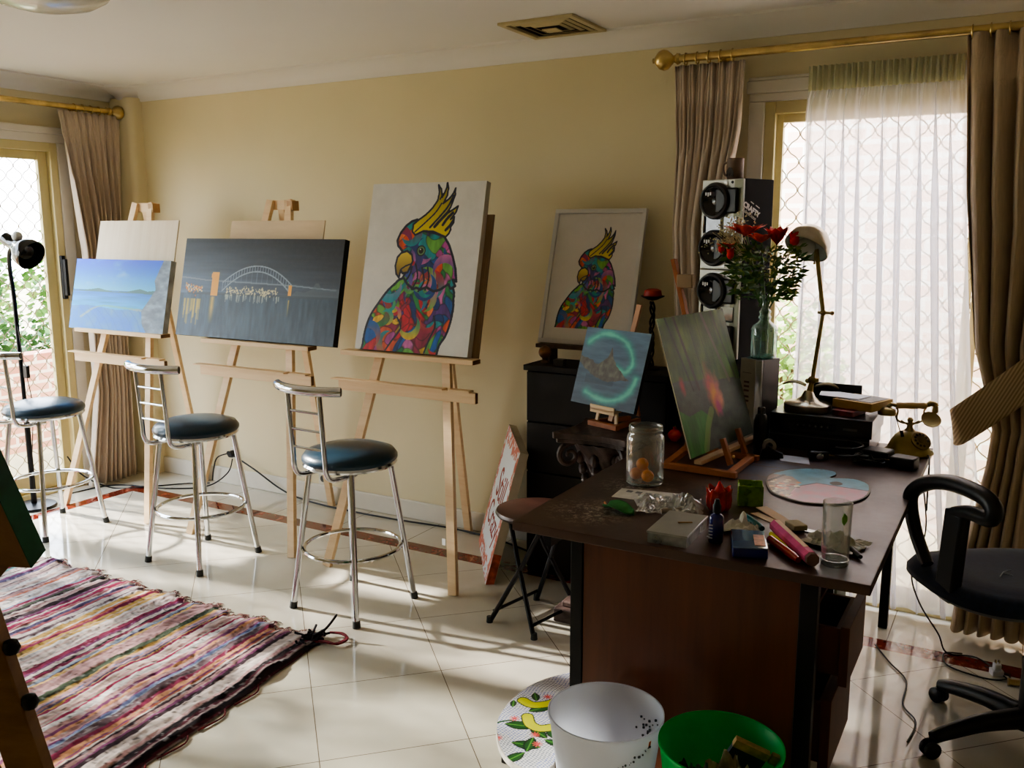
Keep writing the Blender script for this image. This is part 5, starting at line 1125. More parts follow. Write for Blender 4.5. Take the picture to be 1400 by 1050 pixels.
b = B(); b.lathe([(0, .314), (.036, .316), (.038, .325), (.034, .345), (.02, .352), (0, .348)], n=24, sx=1.05); b.build('candle', mat('dusty_red_wax', (170, 56, 50), .5, var=.1), ch_)
# ------------------------------------------------------------------ column pedestal with carved capital
pd = thing('pedestal', 'dark carved column pedestal with scrolled capital left of the desk', 'pedestal', (-1.435, 3.29, 0))
pdm = mat('aged_bronze_plaster', (66, 52, 48), .45, var=.35, scale=14, bump=.3, bscale=50)
b = B(); b.box(-.155, .155, -.155, .155, 0, .06); b.box(-.13, .13, -.13, .13, .06, .085); b.build('plinth', pdm, pd, bevel=.006, smooth=False)
def shaft(u, v):
    a = 2 * PI * u; r_ = (.078 - .010 * v) * (1 - .06 * (abs(sin(8 * a)) ** .6)); 
    if v < .05 or v > .95: r_ = .084
    return (r_ * cos(a), r_ * sin(a), .085 + .515 * v)
b = B(); b.grid(shaft, 129, 26); b.build('fluted_shaft', pdm, pd)
b = B()
def cap(u, v):
    a = 2 * PI * u; k = v; r_ = .07 + .055 * k ** 1.6 + .012 * abs(sin(4 * a)) * k + .006 * abs(sin(8 * a + 6 * v)); return (r_ * cos(a), r_ * sin(a), .60 + .155 * v)
b.grid(cap, 97, 20)
for q in range(8):
    a = 2 * PI * q / 8; dx = Vector((cos(a), sin(a), 0)); up_ = Vector((0, 0, 1)); sd = Vector((-sin(a), cos(a), 0))
    for s in range(3):
        P_ = dx * (.085 + .012 * s) + up_ * (.60 + .045 * s); b.sphere(P_, .019, 8, sz=1.5)
cpl = b.build('capital', pdm, pd)
for q in range(4):
    a = PI / 4 + q * PI / 2; dx = Vector((cos(a), sin(a), 0)); b = B()
    pts = []; rs = []
    for t in range(26):
        an = t * .32; rr = .050 * (1 - t / 30)
        pts.append(dx * (.155 + rr * sin(an)) + Vector((0, 0, .70 + rr * cos(an)))); rs.append(.014 * (1 - t / 45))
    b.tube([dx * .07 + Vector((0, 0, .765)), dx * .12 + Vector((0, 0, .762))] + pts, [.012, .014] + rs, 8); b.build('volute', pdm, cpl)
pts = []
for q in range(4):
    a0 = PI / 4 + q * PI / 2; A_ = Vector((cos(a0), sin(a0))) * .235; B_ = Vector((cos(a0 + PI / 2), sin(a0 + PI / 2))) * .235
    c0 = Vector((cos(a0 + PI / 4), sin(a0 + PI / 4)))
    pts.append(tuple(A_ + (B_ - A_) * .04 - c0 * 0)); 
    for t in range(1, 8): 
        s = t / 8; p = A_ + (B_ - A_) * s - c0 * .03 * sin(PI * s); pts.append(tuple(p))
    pts.append(tuple(A_ + (B_ - A_) * .96))
b = B(); b.prism(pts, .775, .800); b.prism([(x * .93, y * .93) for x, y in pts], .757, .775); b.build('abacus', pdm, pd, bevel=.003, smooth=False)
me_ = thing('mini_easel', 'tiny wooden tripod easel standing on the carved pedestal', 'easel', (-1.423, 3.392, .80), math.radians(-20.7))
b = B(); b.beam((-.075, -.095, .011), (.085, -.095, .011), .022, .02); b.build('base_bar', rw, me_, bevel=.001)
b = B(); b.beam((-.07, -.09, .011), (-.02, .09, .011), .018, .018).beam((.07, -.09, .011), (.03, .09, .011), .018, .018); b.build('base_bar', rw, me_)
for s in (-1, 1): b = B(); b.beam((s * .055, -.072, .02), (s * .046, -.062, .085), .014, .008, up=(0, 1, 0)); b.build('upright', pine, me_)
b = B(); b.box(-.068, .068, -.10, -.055, .068, .078).box(-.068, .068, -.10, -.095, .058, .090); b.build('ledge', pine, me_, bevel=.001)
b = B(); b.beam((.0, -.048, .02), (.022, .088, .49), .024, .010, up=(0, 1, 0)); b.build('mast', mat('pink_pine', (206, 160, 128), .5), me_)
b = B(); b.beam((.012, .04, .30), (.0, .12, .02), .016, .01, up=(0, 1, 0)); b.build('rear_leg', rw, me_)
canvas_painting('canvas_painting', 'small canvas of an aurora over a rocky island, on the carved pedestal', (-1.634, 3.372, .882), math.radians(-20.7), math.radians(17), .358, .322, .018, aurora_img(200, 180), dark_side)
# ------------------------------------------------------------------ sign canvas leaning by the chest
sg = plane_thing('sign_canvas', 'white lettered canvas with rusty red border, leaning on the chest', 'sign', (-2.372, 3.817, 0.0), math.radians(-55.4), math.radians(14.5))
sw, shh = .595, .635
b = B(); b.box(0, sw, .0008, .04, 0, shh); b.build('canvas', mat('raw_canvas', (186, 176, 158), .8, bump=.2, bscale=300), sg, smooth=False)
painted_grid('painted_face', sw, shh, sign_img(150, 160), sg, paint_m)
tm = mat('rust_lettering', (150, 58, 48), .6)
text_mesh('lettering', 'Still', .22, tm, sg, Matrix.Translation((sw * .52, -.0006, shh * .60)) @ rot('X', PI / 2), shear=.25)
text_mesh('lettering', 'Crazy', .18, tm, sg, Matrix.Translation((sw * .50, -.0006, shh * .34)) @ rot('X', PI / 2), shear=.25)
b = B(); b.box(sw, sw + .001, .002, .038, .0, .15); b.build('painted_corner', mat('rust_paint', (176, 88, 66), .6, var=.3, scale=30), sg, smooth=False)
# ------------------------------------------------------------------ folding stool
fs = thing('folding_stool', 'round dark wooden stool on crossed black metal legs, left of the desk', 'stool', (-1.665, 3.12, 0), math.radians(-12))
b = B(); b.lathe([(0, .445), (.14, .445), (.158, .452), (.165, .463), (.160, .474), (.0, .476)], n=40); b.build('seat', wood('dark_glossy_wood', (36, 20, 15), (54, 32, 24), .35, (1, 10, 1), 3), fs)
for s in (-1, 1):
    for e in (-1, 1):
        b = B(); b.tube([(s * .12, e * .15, .0), (-s * .02, e * .09, .28), (-s * .09, e * .06, .44)], .010, 8); l = b.build('leg', black_m, fs)
        f = B(); f.lathe([(0, 0), (.014, 0), (.012, .025), (0, .025)], (s * .12, e * .15, 0), 12); f.build('rubber_foot', rubber, l)
    b = B(); b.tube([(s * .105, -.14, .05), (s * .105, .14, .05)], .007, 8); b.build('crossbar', black_m, fs)
b = B(); b.lathe([(.0, .425), (.10, .425), (.10, .445), (0, .445)], n=24); b.build('seat_plate', black_m, fs)
# ------------------------------------------------------------------ bins
def bin_(name, label, loc, R0, R1, H, m):
    t = thing(name, label, 'bin', loc)
    b = B(); b.lathe([(R0, .004), (R0 + (R1 - R0) * .5, H * .5), (R1 - .002, H - .012), (R1 + .002, H - .006), (R1 + .002, H), (R1 - .002, H)], n=64); b.build('body', m, t, solid=.0025)
    b = B(); b.lathe([(0, 0), (R0, 0), (R0, .006), (0, .006)], n=48); b.build('base', m, t)
    return t
def plasticm(name, c, tl, tr):
    m, nt, p, out = node_mat(name); nt.nodes.remove(p)
    df = nt.nodes.new('ShaderNodeBsdfDiffuse'); t_ = nt.nodes.new('ShaderNodeBsdfTranslucent'); g_ = nt.nodes.new('ShaderNodeBsdfGlossy'); g_.inputs['Roughness'].default_value = .35
    n = tex_noise(nt, 6, 2); cc = ramp(nt, n, [(.3, tuple(v * .95 for v in hexc(*c))), (.7, hexc(*c))])
    nt.links.new(cc, df.inputs[0]); nt.links.new(cc, t_.inputs[0]); g_.inputs[0].default_value = (1, 1, 1, 1)
    a = nt.nodes.new('ShaderNodeMixShader'); a.inputs[0].default_value = tl; nt.links.new(df.outputs[0], a.inputs[1]); nt.links.new(t_.outputs[0], a.inputs[2])
    b_ = nt.nodes.new('ShaderNodeMixShader'); b_.inputs[0].default_value = .05; nt.links.new(a.outputs[0], b_.inputs[1]); nt.links.new(g_.outputs[0], b_.inputs[2])
    c2 = nt.nodes.new('ShaderNodeMixShader'); c2.inputs[0].default_value = tr; t3 = nt.nodes.new('ShaderNodeBsdfTransparent'); nt.links.new(b_.outputs[0], c2.inputs[1]); nt.links.new(t3.outputs[0], c2.inputs[2])
    nt.links.new(c2.outputs[0], out.inputs[0]); MATS[name] = m; return m
wbn = bin_('waste_bin', 'frosted white plastic bin with grey paint specks beside the desk', (-.885, 2.06, 0), .108, .152, .33, plasticm('frosted_white', (236, 238, 246), .55, .10))
rnd = random.Random(6); b = B(); b2 = B()
for k in range(34):
    a = rnd.gauss(.95, .16); z_ = rnd.gauss(.235, .028); R_ = .108 + .044 * z_ / .33 - .0045; b.sphere((R_ * cos(a), R_ * sin(a), z_), rnd.uniform(.0015, .0045), 6)
for k in range(18):
    a = -1.05 + k * .045 + rnd.gauss(0, .02); z_ = .235 + k * .0035 + rnd.gauss(0, .004); R_ = .108 + .044 * z_ / .33 + .0018; b.sphere((R_ * cos(a), R_ * sin(a), z_), rnd.uniform(.0015, .004), 6)
b.build('paint_speck', mat('speck_grey', (70, 76, 82), .7), wbn, smooth=False)['kind'] = 'stuff'
b2.grid(lambda u, v: ((.108 + .044 * (.25 + .05 * v) / .33 + .002) * cos(-.33 + .06 * u), (.108 + .044 * (.25 + .05 * v) / .33 + .002) * sin(-.33 + .06 * u), .262 + .045 * v), 5, 5); b2.build('orange_smear', mat('orange_smear', (226, 106, 40), .6), wbn)
gbn = bin_('waste_bin', 'bright green plastic bin full of crumpled paper in front of the desk', (-.574, 2.068, 0), .112, .153, .325, plasticm('green_plastic', (40, 220, 120), .6, .04))
paperm = mat('crumpled_newsprint', (150, 132, 104), .8, var=.25, scale=25)
for k, (x, y, z_, sx, sy, h_, m_, lb, nm, ct) in enumerate((
    (-.55, 2.03, .235, .12, .10, .10, paperm, 'crumpled brown paper ball nearest the rim in the green bin', 'paper_ball', 'paper'),
    (-.61, 2.00, .225, .10, .09, .09, mat('grey_print', (96, 104, 104), .7, var=.4, scale=40), 'grey printed paper scrunched in the middle of the green bin', 'paper_ball', 'paper'),
    (-.51, 2.03, .245, .09, .07, .07, mat('white_scrap', (184, 176, 156), .7, var=.2, scale=30), 'pale creased paper scrap at the right of the green bin', 'paper_ball', 'paper'),
    (-.655, 2.02, .225, .09, .07, .06, mat('dark_green_scrap', (28, 54, 36), .6, var=.3, scale=40), 'dark green printed packet at the left of the green bin', 'packet', 'packet'))):
    crumple(nm, lb, ct, (x, y, z_), sx, sy, h_, m_, 20 + k, k * .8, 20, 18, 1.1, 'rubbish in the green bin')
cbx = thing('cardboard_packet', 'torn flattened card packet sticking out of the green bin', 'packet', (-.545, 2.105, .235), .4, 'rubbish in the green bin')
M_ = rot('Y', math.radians(24)) @ rot('X', math.radians(12)); b = B(); b.box(-.045, .045, -.008, .008, 0, .095, M_); b.build('body', mat('teal_grey_card', (52, 70, 84), .6, var=.2, scale=30), cbx, smooth=False)
b = B(); b.box(-.046, .046, -.009, .009, .075, .098, M_).box(.052, .072, -.006, .008, .072, .10, M_); b.build('torn_edge', mat('kraft_card', (176, 148, 98), .7, var=.2, scale=40), cbx, smooth=False)
# ------------------------------------------------------------------ mosaic painted board on the floor
mbd = thing('painted_board', 'rounded white board painted with blue dashes, green leaves and yellow pods', 'board', (-1.17, 2.36, 0), 0)
out_ = [(-.12, -.19), (-.165, -.11), (-.185, .0), (-.182, .10), (-.16, .18), (-.10, .28), (-.03, .345), (.04, .355), (.062, .24), (.068, .04), (.068, -.14), (.10, -.24), (.07, -.30), (-.01, -.29), (-.07, -.25)]
ob = cr([(x, y) for x, y in out_], 5)
B().prism(ob, .062, .080).build('board', mat('board_edge', (206, 200, 192), .6, var=.1, scale=30), mbd, smooth=False)
b = B(); b.box(-.10, .05, -.20, .25, 0, .062); b.build('base', black_p, mbd, bevel=.004)
nu, nv = 230, 480; U, V = gridUV(nu, nv); X_ = -.23 + .40 * U; Y_ = -.40 + .86 * V
kp = poly_mask(X_, Y_, [(x * .99, y * .99) for x, y in ob]); img = np.ones((nv, nu, 3)) * rgb((226, 226, 230))
# dashes
gx = X_ / .0105 + .3 * np.sin(Y_ * 60); gy = Y_ / .0085 + .3 * np.sin(X_ * 70); fx, fy = gx - np.floor(gx), gy - np.floor(gy + .5 * (np.floor(gx) % 2)) 
fy = (gy + .5 * (np.floor(gx) % 2)) % 1
dash = (np.abs(fx - .5) < .30) & (np.abs(fy - .5) < .22); n = vnoise(nu, nv, 5, 8, 4, 2)
img[dash & (n > .42)] = rgb((84, 104, 176)); img[dash & (n <= .42)] = rgb((96, 104, 124))
rnd = random.Random(9)
def leafp(x, y, a, L, W=.36):
    ps = []
    for t in range(9): s = t / 8; ps.append((s, W * sin(PI * s) ** .8 / 2))
    for t in range(8, -1, -1): s = t / 8; ps.append((s, -W * sin(PI * s) ** .8 / 2))
    return [(x + L * (px * cos(a) - py * sin(a)), y + L * (px * sin(a) + py * cos(a))) for px, py in ps]
for (x, y, a, L) in ((-.10, -.02, 1.0, .07), (-.13, -.12, .3, .075), (-.15, -.17, -.9, .05), (-.06, -.20, .2, .07), (-.05, -.1, -.4, .06), (.0, -.22, 1.8, .06), (-.12, -.25, -.3, .055), (-.03, -.30, 1.2, .06), (-.11, .05, 2.2, .04), (-.07, .14, .6, .055), (-.02, .25, 1.1, .05), (.02, .33, .2, .05), (.06, .38, 1.9, .04), (.02, .02, .9, .06), (.05, -.12, 2.4, .06), (-.02, .12, -.5, .05), (-.16, -.02, 2.0, .03), (.02, -.14, 0, .05)):
    L = L * 1.25; L_ = leafp(x, y, a, L, .46); m = poly_mask(X_, Y_, L_); put(img, m, (22, 78, 28)); put(img, dist_line(X_, Y_, L_, 1, True) < .0025, (14, 36, 20)); put(img, dist_line(X_, Y_, [(x, y), (x + L * cos(a), y + L * sin(a))]) < .0018, (90, 150, 60))
for pts in ([(-.15, .03), (-.11, .02), (-.07, .05), (-.05, .09)], [(-.09, -.05), (-.06, -.085), (-.02, -.09), (.02, -.05)]):
    d_ = dist_line(X_, Y_, cr(pts, 6, False)); put(img, d_ < .021, (30, 50, 20)); put(img, d_ < .017, (206, 208, 40))
for pts in ([(-.175, -.22), (-.16, -.14), (-.13, -.10), (-.09, -.09)], [(-.13, -.34), (-.125, -.27), (-.10, -.22)]):
    put(img, dist_line(X_, Y_, cr(pts, 6, False)) < .004, (24, 74, 30))
put(img, dist_line(X_, Y_, [(-.07, .24), (-.02, .27)]) < .013, (150, 84, 50))
for x, y in ((-.12, -.08), (-.11, -.2), (-.02, -.13), (.01, -.17), (-.09, .09), (.0, .30), (.03, .36)):
    for q in range(9):
        a = q * .7; put(img, dist_line(X_, Y_, [(x, y), (x + .015 * cos(a), y + .015 * sin(a))]) < .0018, (214, 90, 90))
painted_grid('painted_face', .40, .86, img, mbd, paint_m, kp, lambda x, y: (x - .23, y - .40, .0806))
# ------------------------------------------------------------------ office chair
oc = thing('office_chair', 'dark blue office chair with black arms at the right of the desk', 'chair', (.112, 3.03, 0), math.radians(36))
# chair faces local +Y
navy = mat('navy_fabric', (14, 32, 58), .85, var=.15, scale=60, bump=.15, bscale=300, sheen=.3)
b = B(); b.lathe([(0, .075), (.05, .08), (.055, .10), (.045, .12), (.03, .13), (.03, .30), (0, .30)], n=28); b.build('column_cover', black_p, oc)
b = B(); b.lathe([(0, .29), (.016, .29), (.016, .40), (0, .40)], n=20); b.build('gas_lift', chrome, oc)
for k in range(5):
    a = math.radians(145 - 36) + k * 2 * PI / 5
    dx = Vector((cos(a), sin(a), 0)); q = B(); P_ = [dx * .03 + Vector((0, 0, .105)), dx * .15 + Vector((0, 0, .10)), dx * .26 + Vector((0, 0, .078)), dx * .315 + Vector((0, 0, .062))]
    q.tube(spline(P_, 5), [.034 - .001 * i for i in range(16)], 10); l = q.build('leg', black_p, oc)
    w_ = B()
    for s in (-1, 1):
        sd = Vector((-sin(a), cos(a), 0)) * s; Mx = sd.to_track_quat('Z', 'Y').to_matrix().to_4x4()
        w_.lathe([(0, 0), (.024, 0), (.0265, .004), (.0265, .014), (.022, .018), (0, .018)], dx * .318 + sd * .004 + Vector((0, 0, .0265)), 20, Mx)
    w_.tube([dx * .315 + Vector((0, 0, .03)), dx * .315 + Vector((0, 0, .065))], .009, 8); w_.build('caster', black_p, l)
def seatf(u, v):
    a = 2 * PI * u; prof = [(0, .42), (.6, .42), (.9, .425), (1.0, .445), (1.0, .465), (.93, .488), (.7, .498), (.3, .492), (0, .490)]
    k = v * 8; i = min(int(k), 7); r_ = prof[i][0] + (prof[i + 1][0] - prof[i][0]) * (k - i); h_ = prof[i][1] + (prof[i + 1][1] - prof[i][1]) * (k - i)
    cx_, sy_ = cos(a), sin(a); e = 2 / 2.6; x = .268 * math.copysign(abs(cx_) ** e, cx_) * r_; y = .268 * math.copysign(abs(sy_) ** e, sy_) * r_
    if y > .1: h_ -= (y - .1) ** 2 * 1.2
    return (x, y + .03, h_)
b = B(); b.grid(seatf, 61, 25); b.build('seat', navy, oc)
b = B(); b.box(-.10, .10, -.12, .13, .385, .425); b.build('mechanism', black_p, oc, bevel=.01)
def backf(u, v):
    a = 2 * PI * u; e = 2 / 2.5; r_ = [0, .5, .85, 1, 1, .85, .5, 0]; d_ = [-.0, -.005, .0, .012, .03, .05, .058, .06]
    k = v * 7; i = min(int(k), 6); rr = r_[i] + (r_[i + 1] - r_[i]) * (k - i); dd = d_[i] + (d_[i + 1] - d_[i]) * (k - i)
    ca, sa = cos(a), sin(a); x = .205 * math.copysign(abs(ca) ** e, ca) * rr; z = .20 * math.copysign(abs(sa) ** e, sa) * rr
    return (x, -.235 - dd - .18 * (z / 1.0) * .35 + .5 * x * x, .90 + z)
b = B(); b.grid(backf, 61, 22); b.build('backrest', navy, oc)
b = B(); b.tube(spline([(0, -.05, .40), (0, -.20, .40), (0, -.30, .45), (0, -.315, .60), (0, -.30, .80)], 6), .022, 10); b.build('back_bar', black_p, oc)
for s in (-1, 1):
    X0 = s * .285
    loop = spline([(X0, .11, .50), (X0, .18, .57), (X0, .225, .65), (X0, .22, .70), (X0, .14, .752), (X0, .02, .785), (X0, -.12, .79), (X0, -.175, .77), (X0, -.165, .735), (X0, -.07, .725), (X0, .0, .70)], 6)
    b = B(); n_ = len(loop); b.tube(loop, [.019 + .006 * sin(PI * i / n_) for i in range(n_)], 10); b.build('armrest', black_p, oc)
    b = B(); b.beam((X0, .0, .44), (X0, -.02, .71), .035, .085, up=(0, 1, 0)); b.beam((X0 * .35, .02, .415), (X0, .02, .43), .06, .02); b.build('arm_post', black_p, oc, bevel=.008)
b = B(); b.tube([(-.12, .0, .4955), (-.085, .035, .4958), (-.05, .05, .4955)], .0018, 5).tube([(-.09, .03, .4958), (-.075, .005, .4958)], .0018, 5); b.build('thread', mat('white_thread', (180, 186, 190), .8), oc)
for q in kids(oc):
    if q.name.split('.')[0] in ('seat', 'mechanism', 'backrest', 'back_bar', 'armrest', 'arm_post', 'thread'): q.location = (-.018 - (.045 if q.name.startswith('seat') else 0), .0 + (.036 if q.name.startswith('seat') else 0), .075)
bpy.data.objects[[q.name for q in kids(oc) if q.name.startswith('gas_lift')][0]].scale = (1, 1, 1.25)
bpy.data.objects[[q.name for q in kids(oc) if q.name.startswith('gas_lift')][0]].location = (0, 0, -.06)
# ------------------------------------------------------------------ reading lamp by the door
fl2 = thing('floor_lamp', 'black gooseneck floor reading lamp in front of the left sliding door', 'lamp', (-4.93, 3.03, 0))
b = B(); b.lathe([(0, 0), (.118, 0), (.12, .006), (.115, .016), (.02, .026), (0, .028)], n=40); b.build('base', black_p, fl2)
b = B(); b.tube([(0, 0, .02), (.0, 0, .55)], .0155, 12); b.build('pole', black_m, fl2)
b = B(); b.tube(spline([(.0, 0, .55), (-.005, 0, 1.0), (-.01, 0, 1.25), (.01, -.02, 1.38), (.07, -.05, 1.47), (.12, -.06, 1.50)], 8), .0115, 10); b.build('gooseneck', black_m, fl2)
Ms = Matrix.Translation((.17, -.06, 1.505)) @ rot('Z', math.radians(10)) @ rot('Y', math.radians(118))
b = B(); b.lathe([(0, -.115), (.02, -.112), (.034, -.098), (.036, -.05), (.034, -.02), (.05, .01), (.078, .05), (.083, .10), (.081, .105), (.074, .06), (.045, .02), (0, .01)], n=32, M=Ms); hd_ = b.build('lamp_shade', mat('gloss_black', (10, 10, 12), .12), fl2)
b = B(); b.sphere((0, 0, .055), .028, 14, M=Ms); b.build('bulb', MATS['frosted_bulb'], fl2)
b = B(); b.tube(spline([(-.008, 0, 1.10), (.03, -.01, .95), (.04, -.01, .86), (.06, -.01, .84)], 5), .0025, 6).box(.045, .075, -.02, 0, .77, .84).tube(spline([(.06, -.01, .77), (.07, 0, .60), (.02, .0, .3)], 5), .0025, 6); b.build('inline_switch', black_p, fl2)
# ------------------------------------------------------------------ rag rug
rug = thing('rag_rug', 'multicoloured striped woven rag rug on the tiled floor', 'rug', (-3.28, 1.75, 0))
nu, nv = 430, 230; rnd = random.Random(21); XS = 2.06; YS = 1.56
cols = [(214, 196, 190), (196, 150, 150), (120, 96, 104), (140, 40, 76), (166, 44, 84), (96, 84, 120), (120, 130, 180), (216, 206, 204), (74, 64, 66), (196, 110, 80), (206, 176, 168), (96, 150, 150), (132, 66, 110), (196, 190, 190), (214, 150, 110), (84, 96, 76), (226, 214, 208), (176, 92, 96), (64, 44, 54), (206, 164, 90), (150, 166, 190)]
U, V = gridUV(nu, nv); N1 = vnoise(nu, nv, 3, 3, 5, 3); N2 = vnoise(nu, nv, 120, 90, 6, 2); N3 = vnoise(nu, nv, 60, 14, 8, 3)
wu = U * XS + .030 * (N1 - .5) + .012 * (vnoise(nu, nv, 30, 8, 9, 2) - .5)
edges = [-.1]; cl = []
while edges[-1] < XS + .1: edges.append(edges[-1] + rnd.choice([.006, .009, .012, .016, .022, .03])); cl.append(rnd.choice(cols if rnd.random() < .55 else [cols[0], cols[7], cols[10], cols[3], cols[12], cols[1]]))
I = np.clip(np.searchsorted(np.array(edges), wu) - 1, 0, len(cl) - 1); img = np.array(cl)[I] / 255.
last = wu > XS - .075; dk_ = np.array([(44, 26, 32), (92, 34, 50), (150, 130, 130), (30, 24, 34)])[((wu * 90).astype(int)) % 4] / 255.; img[last] = dk_[last]
fleck = vnoise(nu, nv, 200, 120, 31, 1); img = img * (.86 + .26 * N2)[..., None]; img[(fleck > .85)] = img[(fleck > .85)] * .5 + .42; img[(fleck < .12)] *= .6
warp = (np.sin(V * YS / .009 * PI) > .82); img[warp] *= .9
Hh = .006 + .013 * N3 + .006 * N2 + .020 * np.clip(vnoise(nu, nv, 5, 4, 44, 2) - .55, 0, 1) * 3
def rugf(x, y):
    i = min(nu - 1, int(round(x / XS * (nu - 1)))); j = min(nv - 1, int(round(y / YS * (nv - 1))))
    h_ = Hh[j, i]; e = min(x, XS - x, y, YS - y); h_ *= min(1, .25 + e * 25)
    yy = y - YS / 2 + (.018 * math.sin(x * 23) + .012 * math.sin(x * 71 + 1)) * (y / YS) ** 4
    xx = x - XS / 2 + .035 * sin(y * 2.2 + .4) * (x / XS) - .02 + .07 * (1 - y / YS) * (x / XS)
    return (xx, yy, h_)
painted_grid('woven_cloth', XS, YS, img, rug, painted('rag_weave', .95, .6, 260, spec=.1), None, rugf, sat=.92)
b = B(); b2 = B()
for k in range(330):
    x = rnd.uniform(0.02, XS - .02); p = Vector(rugf(x, YS)); L = rnd.uniform(.008, .028); a = rnd.gauss(0, .5)
    (b if k % 3 else b2).tube([p, p + Vector((sin(a) * L * .5, L * .6, .004)), p + Vector((sin(a) * L, L, -p.z + .002))], .0016, 4)
b.build('fringe', mat('fringe_pink', (196, 150, 150), .9, var=.35, scale=40), rug, smooth=False)['kind'] = 'stuff'; b2.build('fringe', mat('fringe_dark', (80, 60, 66), .9, var=.3, scale=40), rug, smooth=False)['kind'] = 'stuff'
b = B(); c_ = Vector(rugf(XS, YS)); c_.z = .008
for k in range(3): b.tube(spline([c_ + Vector((-.06 + .006 * k, -.06, .002)), c_ + Vector((.02, -.03 + .004 * k, .004)), c_ + Vector((.075 + .004 * k, -.02, .006)), c_ + Vector((.085 + .004 * k, .03, .008)), c_ + Vector((.045, .055 + .003 * k, .008)), c_ + Vector((-.01, .045, .006))], 6), .0045, 6)
for k in range(4): b.tube(spline([Vector(rugf(XS, YS * (.42 + .11 * k))) + Vector((-.01, 0, 0)), Vector(rugf(XS, YS * (.40 + .11 * k))) + Vector((.022, -.01, 0)), Vector(rugf(XS, YS * (.33 + .11 * k))) + Vector((.006, 0, 0))], 5), .003, 5)
b.build('loose_cord', mat('red_cord', (110, 30, 40), .9, var=.3, scale=80), rug)['kind'] = 'stuff'
b = B(); b.tube(spline([c_ + Vector((-.04, -.03, .01)), c_ + Vector((-.01, .02, .03)), c_ + Vector((.02, .06, .085))], 5), [.007] * 5 + [.005] * 5 + [.001], 6)
for k in range(26): p = c_ + Vector((rnd.uniform(-.10, .0), rnd.uniform(-.09, .02), .006)); b.tube([p, p + Vector((rnd.gauss(0, .02), rnd.gauss(0, .02), rnd.uniform(.0, .02)))], .005, 5)
b.build('dark_tassel', mat('tassel_black', (30, 24, 32), .9, var=.4, scale=60), rug, smooth=False)
# ------------------------------------------------------------------ foreground canvas and its easel
Bc = Vector((-1.145, .690, 1.146)); Nn = Vector((-.342, .855, .393)).normalized(); ee = Vector((-.929, -.370, 0)).normalized(); uu = Nn.cross(ee).normalized()
if uu.z < 0: uu = -uu
fc = thing('canvas_painting', 'green-edged canvas seen from behind at the left edge, nearest the camera', 'painting')
M_ = Matrix((ee, Nn, uu)).transposed().to_4x4(); M_.translation = Bc; fc.matrix_world = M_
gm_ = mat('green_paint_edge', (18, 92, 62), .5, var=.3, scale=10); b = B(); b.box(0, .5, .029, .035, 0, .62).box(-.0015, 0, 0, .035, 0, .62).box(0, .5, .0, .035, .62, .6215); b.build('canvas', gm_, fc, smooth=False)
sm_ = wood('stretcher_wood', (128, 92, 58), (160, 122, 82), .6, (3, 3, 3), 5); b = B(); b.box(0.0002, .5, 0, .0288, 0, .04).box(.0002, .5, 0, .0288, .58, .62).box(.0002, .04, 0, .0288, .04, .58).box(.46, .5, 0, .0288, .04, .58); b.build('stretcher_frame', sm_, fc, smooth=False)
nu, nv = 60, 70; img = np.ones((nv, nu, 3)) * rgb((30, 110, 74)) * (.7 + .6 * vnoise(nu, nv, 6, 6, 2, 4))[..., None]
painted_grid('painted_face', .5, .62, img, fc, paint_m, None, lambda x, y: (x, .0355, y))
fe_ = thing('field_easel', 'dark wooden easel at the bottom left corner, nearest the camera', 'easel', (0, 0, 0))
ew = wood('easel_dark_wood', (120, 84, 48), (150, 110, 68), .55, (3, 3, 12), 3)
pa = Vector((-.990, .527, 1.20)); pbm = Vector((-.552, .560, 0)); b = B(); b.beam(pa, pbm, .040, .022, up=(.5, -.8, 0)); ml = b.build('leg', ew, fe_, bevel=.002)
for t in (.05, .10, .18): p = pa + (pbm - pa) * t + Vector((.024, .01, .004)); b = B(); b.sphere(p, .010, 8); b.build('knob', black_m, ml)
for dxx in (-.75, -.15):
    b = B(); q0 = Bc + ee * .25 + Nn * -.03 + uu * .45; b.beam(q0 + ee * (.05 if dxx < -.5 else -.05), Vector((-1.45 + (0 if dxx < -.5 else .5) * 1.0 - (.35 if dxx < -.5 else 0), 1.05 - (.30 if dxx < -.5 else 0), 0)) if False else Vector((-1.75, .62, 0)) if dxx < -.5 else Vector((-1.42, .99, 0)), .03, .022); 
    bpy.data.meshes; b.build('leg', ew, fe_, bevel=.002)
b = B(); b.beam(Bc - uu * .010 + ee * .05 + Nn * .015, Bc - uu * .010 + ee * .45 + Nn * .015, .05, .018, up=uu); b.build('ledge', ew, fe_, bevel=.002)
b = B(); b.beam(Bc + ee * .25 - Nn * .012 - uu * .02, pa, .03, .02); b.build('brace', ew, fe_)
